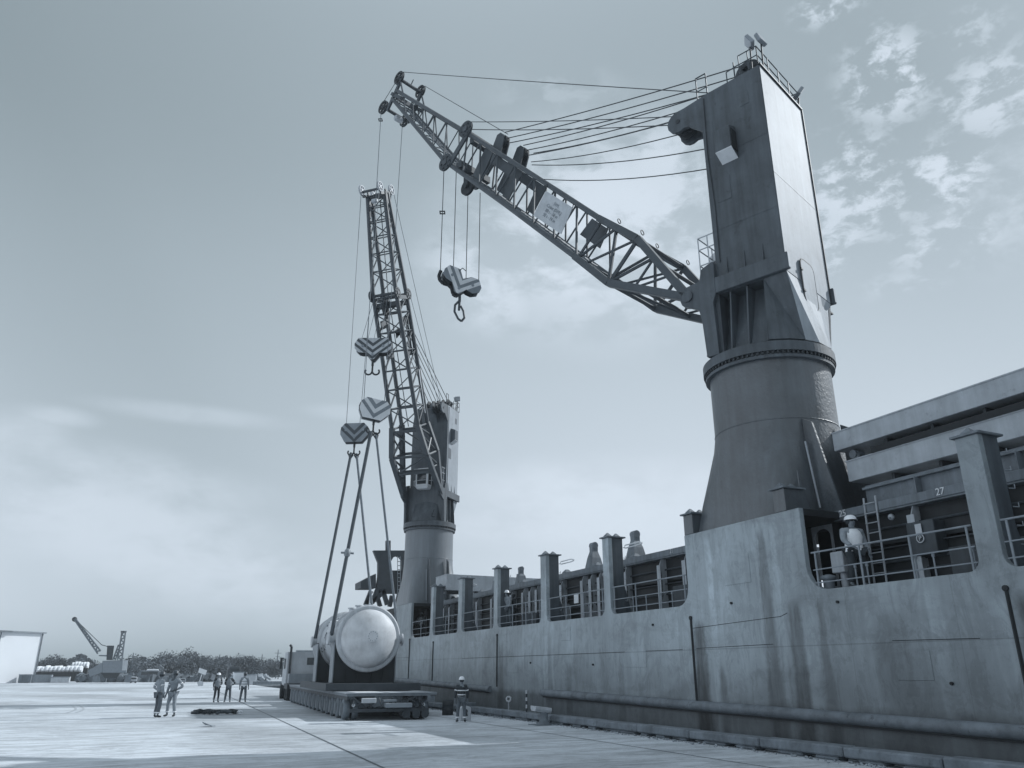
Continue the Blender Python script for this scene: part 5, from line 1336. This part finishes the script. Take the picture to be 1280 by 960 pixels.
# rubble bank, low hedge bank
def blob_bank(name,x0,x1,Y,h,dep,m,label,seed,n=60,stone=.5):
    rnd=random.Random(seed); mb=MB()
    for i in range(n):
        x=rnd.uniform(x0,x1); y=Y+rnd.uniform(0,dep); s=stone*rnd.uniform(.5,1.5)
        mb.box((x,y,rnd.uniform(0,h)),(s,s,s*.8),Euler((rnd.random()*3,rnd.random()*3,rnd.random()*3)).to_matrix())
    return tag(mb.build(name,m),label,'rubble',kind='stuff')
blob_bank('rubble_bank',12.5,17.5,122,.9,3,'rubble','heap of pale rubble along the yard edge right of the trio',3,260,.55)
blob_bank('rubble_bank',-8,12,150,.7,3,'earth','dark earth bank along the far side of the yard',4,500,.9)
tag(MB().bb(14.2,24,114,114.4,0.0,.45).build('low_wall','coam',bevel=.02),'low dark wall along the yard edge behind the truck','wall')
# trees: tapered trunk, limbs and leaf-clump crowns
def tree(x,y,h,w,m,label,seed):
    rnd=random.Random(seed); e=empty('tree',(x,y,0),rnd.uniform(0,6),label,'tree','trees beyond the yard')
    tk_=MB().tube((0,0,0),(0,0,h*.45),.05*h*.6,8,.03*h*.6)
    cl=[]
    for i in range(12):
        a_=rnd.uniform(0,2*PI); r=rnd.uniform(.1,.85)*w/2; z=h*rnd.uniform(.38,.86)*(1-.12*(r/(w/2))**2)
        c=Vector((r*math.cos(a_),r*math.sin(a_),z)); cl.append((c,rnd.uniform(.14,.27)*w)); 
        if i<6: tk_.tube((0,0,h*rnd.uniform(.25,.42)),c,.02*h*.5,5,.01)
    cl.append((Vector((0,0,h*.85)),.2*w))
    tk_.build('trunk','bark',e)
    mb=MB()
    for c,r in cl:
        for j in range(150):
            d=Vector((rnd.gauss(0,1),rnd.gauss(0,1),rnd.gauss(0,.8))).normalized()*r*rnd.random()**.35
            p_=c+d; s=rnd.uniform(.10,.26)
            if p_.z<.15: continue
            u_=Vector((rnd.gauss(0,1),rnd.gauss(0,1),rnd.gauss(0,1))).normalized(); v_=u_.cross(Vector((rnd.random(),rnd.random(),rnd.random()))).normalized()
            mb.add([p_-u_*s,p_+v_*s*.7,p_+u_*s,p_-v_*s*.7],[(0,1,2,3)])
    mb.build('crown',m,e)
import itertools
tl=[(55,822,4),(64,820,4.5),(76,823,4),(100,823,4),(117,825,4),(168,822,5),(178,820,5),(192,822,4),(206,817,6),(222,818,5.5),(236,813,6),(248,819,5),(258,820,5),(270,821,5),(284,822,5),(297,817,6),(311,822,4.5),(325,824,5),(338,825,4.5),(350,823,5),(214,824,4),(274,826,4),(305,827,4),(231,826,4),(185,827,4)]
lab=['rounded','tall','broad','ragged','bushy']
nm={55:'dense tree just right of the white shed',64:'rounded taller tree second from the shed',76:'low broad tree third from the shed',100:'tree behind the white bag rows',117:'tree left of the distant crane house',168:'tree just right of the distant crane mast',178:'bushy tree over the dark bus',192:'low tree right of the dark bus',206:'broad dark tree behind the closest two workers, upper left',222:'dark tree right of the closest workers heads',236:'tallest tree of the line, left of the tilted sign',248:'tree straight behind the tilted sign',258:'tree just right of the tilted sign',270:'tree above the leftmost worker of the trio',284:'tree above the gap between trio workers',297:'palm-like taller tree above the right worker of the trio',311:'tree right of the distant trio',325:'low tree midway between trio and truck',338:'tree left of the truck cab',350:'tree touching the truck cab edge',214:'front bushy tree between closest workers and sign',274:'front low bush over the trio leftmost head',305:'front bush beside the white cabin',231:'front bush left of the tilted sign',185:'front bush behind the parked bus'}
for i,(u,v,w_) in enumerate(tl):
    Y=random.uniform(190,215) if i<20 else random.uniform(165,180); q=at(u,v-random.choice((0,1,3,5)),Y); tree(q.x,Y,q.z*.84,w_*1.5,'leaf' if i%3 else 'leaf2',nm[u],50+i)
# far-off belt of woodland that reads as one mass
rnd=random.Random(11); mb=MB()
for i in range(9000):
    x=rnd.uniform(-45,50); y=rnd.uniform(235,255); zt=3.9+1.0*math.sin(x*.33)+.8*math.sin(x*.9+1); z=zt*rnd.random()**.7; s=rnd.uniform(.25,.55)
    u_=Vector((rnd.gauss(0,1),rnd.gauss(0,.4),rnd.gauss(0,1))).normalized(); v_=u_.cross(Vector((0,1,.2))).normalized(); p_=Vector((x,y,z))
    mb.add([p_-u_*s,p_+v_*s*.7,p_+u_*s,p_-v_*s*.7],[(0,1,2,3)])
tag(mb.build('woodland','leaf'),'far-off belt of scrub woodland closing the yard','woodland',kind='stuff')
# utility poles
for u,v,l in ((167,816,'thin utility pole above the tree tops right of the distant crane'),(275,818,'thin utility pole over the trio'),(328,818,'thin utility pole left of the truck, farther one'),(348,812,'tallest utility pole, just left of the truck cab')):
    q=at(u,v,205); e=empty('utility_pole',(q.x,205,0),0,l,'pole','utility poles beyond the trees')
    MB().tube((0,0,0),(0,0,q.z),.16,6,.1).build('pole','coam',e); MB().bar((-.8,0,q.z-.8),(.8,0,q.z-.8),.12,.12).bar((-.5,0,q.z-1.6),(.5,0,q.z-1.6),.1,.1).build('crossarm','coam',e)

# ------------------------------------------------------------------ WORLD, SUN, CAMERA
SUN_AZ=rad(-1.5)   # measured from +X towards +Y
SUN_EL=rad(35)
sd_=Vector((math.cos(SUN_EL)*math.cos(SUN_AZ),math.cos(SUN_EL)*math.sin(SUN_AZ),math.sin(SUN_EL)))
li=bpy.data.lights.new('sun','SUN'); li.energy=3.6; li.angle=rad(.6); li.color=(.93,.97,1.0)
lo=bpy.data.objects.new('sun',li); COL.objects.link(lo); lo.rotation_euler=sd_.to_track_quat('Z','Y').to_euler(); lo.location=(60,-10,50)
w=bpy.data.worlds.new('World'); scene.world=w; w.use_nodes=True; nt=w.node_tree;N=nt.nodes;L=nt.links;N.clear()
out=N.new('ShaderNodeOutputWorld'); bg=N.new('ShaderNodeBackground'); L.new(bg.outputs[0],out.inputs[0]); bg.inputs['Strength'].default_value=.1
sky=N.new('ShaderNodeTexSky'); sky.sky_type='NISHITA'; sky.sun_disc=False; sky.sun_elevation=SUN_EL; sky.sun_rotation=math.atan2(sd_.x,sd_.y); sky.air_density=1.0; sky.dust_density=2.5; sky.ozone_density=1
bw=N.new('ShaderNodeRGBToBW'); L.new(sky.outputs[0],bw.inputs[0])
def mth(o,a_,b_=None,clamp=False):
    q=N.new('ShaderNodeMath');q.operation=o;q.use_clamp=clamp
    for i,x in enumerate((a_,b_)):
        if x is None: continue
        if isinstance(x,(int,float)): q.inputs[i].default_value=x
        else: L.new(x,q.inputs[i])
    return q.outputs[0]
SKY_K,SKY_P=4.1,0.42
tc=N.new('ShaderNodeTexCoord'); nrm=N.new('ShaderNodeVectorMath'); nrm.operation='NORMALIZE'; L.new(tc.outputs['Generated'],nrm.inputs[0])
sx=N.new('ShaderNodeSeparateXYZ'); L.new(nrm.outputs[0],sx.inputs[0])
dt=N.new('ShaderNodeVectorMath'); dt.operation='DOT_PRODUCT'; L.new(nrm.outputs[0],dt.inputs[0]); dt.inputs[1].default_value=sd_
def ramp(src,pts):
    r=N.new('ShaderNodeFloatCurve'); c=r.mapping.curves[0]
    pts=[(x,y/4) for x,y in pts]
    c.points[0].location=pts[0]; c.points[1].location=pts[-1]
    for p in pts[1:-1]: c.points.new(*p)
    r.mapping.update(); L.new(src,r.inputs['Value']); return mth('MULTIPLY',r.outputs[0],4.0)
fs=ramp(mth('MULTIPLY',mth('ADD',dt.outputs['Value'],1.0),.5),[(0,1.45),(.36,1.35),(.47,1.02),(.565,.90),(.62,.95),(.77,1.0),(.88,.83),(.94,.66),(.965,.62),(1,.45)])  # unseen sky opposite the sun brightened to lift shaded hull and ground
fe=ramp(mth('MAXIMUM',sx.outputs['Z'],0.0),[(0,.98),(.2,.95),(.42,.92),(.62,.82),(.74,.95),(.85,1.5),(1,1.6)])  # overhead sky above the frame brightened as added fill
lum=mth('MULTIPLY',mth('MULTIPLY',mth('MULTIPLY',mth('POWER',bw.outputs[0],SKY_P),SKY_K),fs),fe)
az=mth('ARCTAN2',sx.outputs['X'],sx.outputs['Y']); el=mth('ARCSINE',sx.outputs['Z'])
cmb=N.new('ShaderNodeCombineXYZ'); L.new(mth('MULTIPLY',az,1.0),cmb.inputs[0]); L.new(mth('MULTIPLY',el,1.9),cmb.inputs[1])
def cn(scale,det,ro,dist,off=0):
    n=N.new('ShaderNodeTexNoise'); n.inputs['Scale'].default_value=scale;n.inputs['Detail'].default_value=det;n.inputs['Roughness'].default_value=ro;n.inputs['Distortion'].default_value=dist
    mp=N.new('ShaderNodeMapping'); mp.inputs['Location'].default_value=(off,off*.7,0); mp.inputs['Rotation'].default_value=(0,0,rad(-12)); L.new(cmb.outputs[0],mp.inputs[0]); L.new(mp.outputs[0],n.inputs['Vector']); return n.outputs['Fac']
def azel(u,v):
    d=ray(u,v).normalized(); return math.atan2(d.x,d.y),math.asin(d.z)
def rngw(s,a_,b_,c,d):
    r=N.new('ShaderNodeMapRange'); r.interpolation_type='SMOOTHSTEP'; r.inputs['From Min'].default_value=a_;r.inputs['From Max'].default_value=b_;r.inputs['To Min'].default_value=c;r.inputs['To Max'].default_value=d;L.new(s,r.inputs['Value']);return r.outputs['Result']
def blob(u,v,ru,rv,amp,tilt=0):
    a0,e0=azel(u,v); ra,re=ru/980,rv/980
    da=mth('SUBTRACT',az,a0); de=mth('SUBTRACT',el,e0)
    if tilt:
        ct,st=math.cos(tilt),math.sin(tilt)
        da,de=mth('ADD',mth('MULTIPLY',da,ct),mth('MULTIPLY',de,st)),mth('SUBTRACT',mth('MULTIPLY',de,ct),mth('MULTIPLY',da,st))
    x=mth('DIVIDE',da,ra);y=mth('DIVIDE',de,re)
    rr=mth('SQRT',mth('ADD',mth('MULTIPLY',x,x),mth('MULTIPLY',y,y)))
    return mth('MULTIPLY',rngw(rr,0.25,1.15,1,0),amp)
def total(bl):
    t=None
    for b_ in bl:
        q=blob(*b_); t=q if t is None else mth('MAXIMUM',t,q)
    return t
wis=cn(15,9,.62,.3,3.1); soft=cn(5.5,9,.6,.25,1.3); fine=cn(30,9,.66,.3,5)
A=total([(760,290,270,160,1.0),(600,340,110,80,.8),(620,370,90,60,.8),(830,220,120,90,.9),(720,340,120,60,1.0)])
Bm=total([(1110,95,75,65,1.0),(1240,120,90,60,.8),(1175,225,80,55,1.0),(1070,235,110,80,.9),(1035,290,80,60,.8),(1185,300,90,40,.75),(1055,325,60,25,.7),(1035,8,60,25,.8),(1215,40,50,30,.5),(1130,355,60,20,.4)])
Cm=total([(770,625,230,60,1.1,-.05),(720,655,220,35,1.0),(240,518,130,14,.4,0),(70,520,50,14,.5),(170,600,200,40,.55,-.1),(180,670,330,80,.75,-.25),(320,720,160,40,.5,-.3),(30,550,60,40,.5),(430,515,60,12,.3),(40,625,120,30,.4)])
Dm=total([(700,120,120,40,.25),(1290,250,120,80,.4)])
cA=mth('MULTIPLY',A,rngw(mth('ADD',mth('MULTIPLY',soft,.55),mth('MULTIPLY',wis,.45)),.43,.56,.22,1))
cB=mth('MULTIPLY',Bm,rngw(mth('ADD',mth('MULTIPLY',wis,.55),mth('MULTIPLY',fine,.45)),.475,.585,0,1))
cC=mth('MULTIPLY',Cm,rngw(mth('ADD',mth('MULTIPLY',soft,.6),mth('MULTIPLY',wis,.4)),.33,.60,.15,1))
cD=mth('MULTIPLY',Dm,rngw(wis,.45,.62,0,1))
cl=mth('MAXIMUM',mth('MAXIMUM',cA,cB),mth('MAXIMUM',cC,cD),True)
mixc=N.new('ShaderNodeMix'); mixc.data_type='FLOAT'; L.new(mth('MULTIPLY',cl,.9),mixc.inputs[0]); L.new(lum,mixc.inputs[2]); mixc.inputs[3].default_value=8.0
# tint: cooler grey where dim, paler where bright
tint=N.new('ShaderNodeValToRGB'); tint.color_ramp.elements[0].position=0.25; tint.color_ramp.elements[0].color=(.76,.96,1.07,1); tint.color_ramp.elements[1].position=.75; tint.color_ramp.elements[1].color=(.87,.985,1.11,1)
L.new(mth('DIVIDE',mixc.outputs[0],10),tint.inputs[0])
sc_=N.new('ShaderNodeVectorMath'); sc_.operation='SCALE'; L.new(tint.outputs[0],sc_.inputs[0]); L.new(mixc.outputs[0],sc_.inputs['Scale']); L.new(sc_.outputs[0],bg.inputs['Color'])
# thin harbour air
hz=MB().bb(-120,90,-25,275,-3.4,42); hm=bpy.data.materials.new('haze_air'); hm.use_nodes=True; n_=hm.node_tree; n_.nodes.clear(); o_=n_.nodes.new('ShaderNodeOutputMaterial'); pv=n_.nodes.new('ShaderNodeVolumePrincipled'); pv.inputs['Density'].default_value=.0005; pv.inputs['Color'].default_value=(.9,.96,1,1); n_.links.new(pv.outputs[0],o_.inputs['Volume'])
USE_HAZE=True
if USE_HAZE: tag(hz.build('haze',hm),'thin pale haze over the harbour','haze',kind='stuff')
cam=bpy.data.cameras.new('camera'); co=bpy.data.objects.new('camera',cam); COL.objects.link(co); scene.camera=co
cam.sensor_width=36; cam.lens=F/1280*36; cam.clip_end=4000; cam.clip_start=.1
co.matrix_world=Matrix(((CR.x,CU.x,-CF.x,0),(CR.y,CU.y,-CF.y,0),(CR.z,CU.z,-CF.z,EYE),(0,0,0,1)))
scene.view_settings.view_transform='Standard'; scene.view_settings.look='None'; scene.view_settings.exposure=0; scene.view_settings.gamma=1
scene.render.resolution_x=1024; scene.render.resolution_y=768
scene.render.engine='CYCLES'
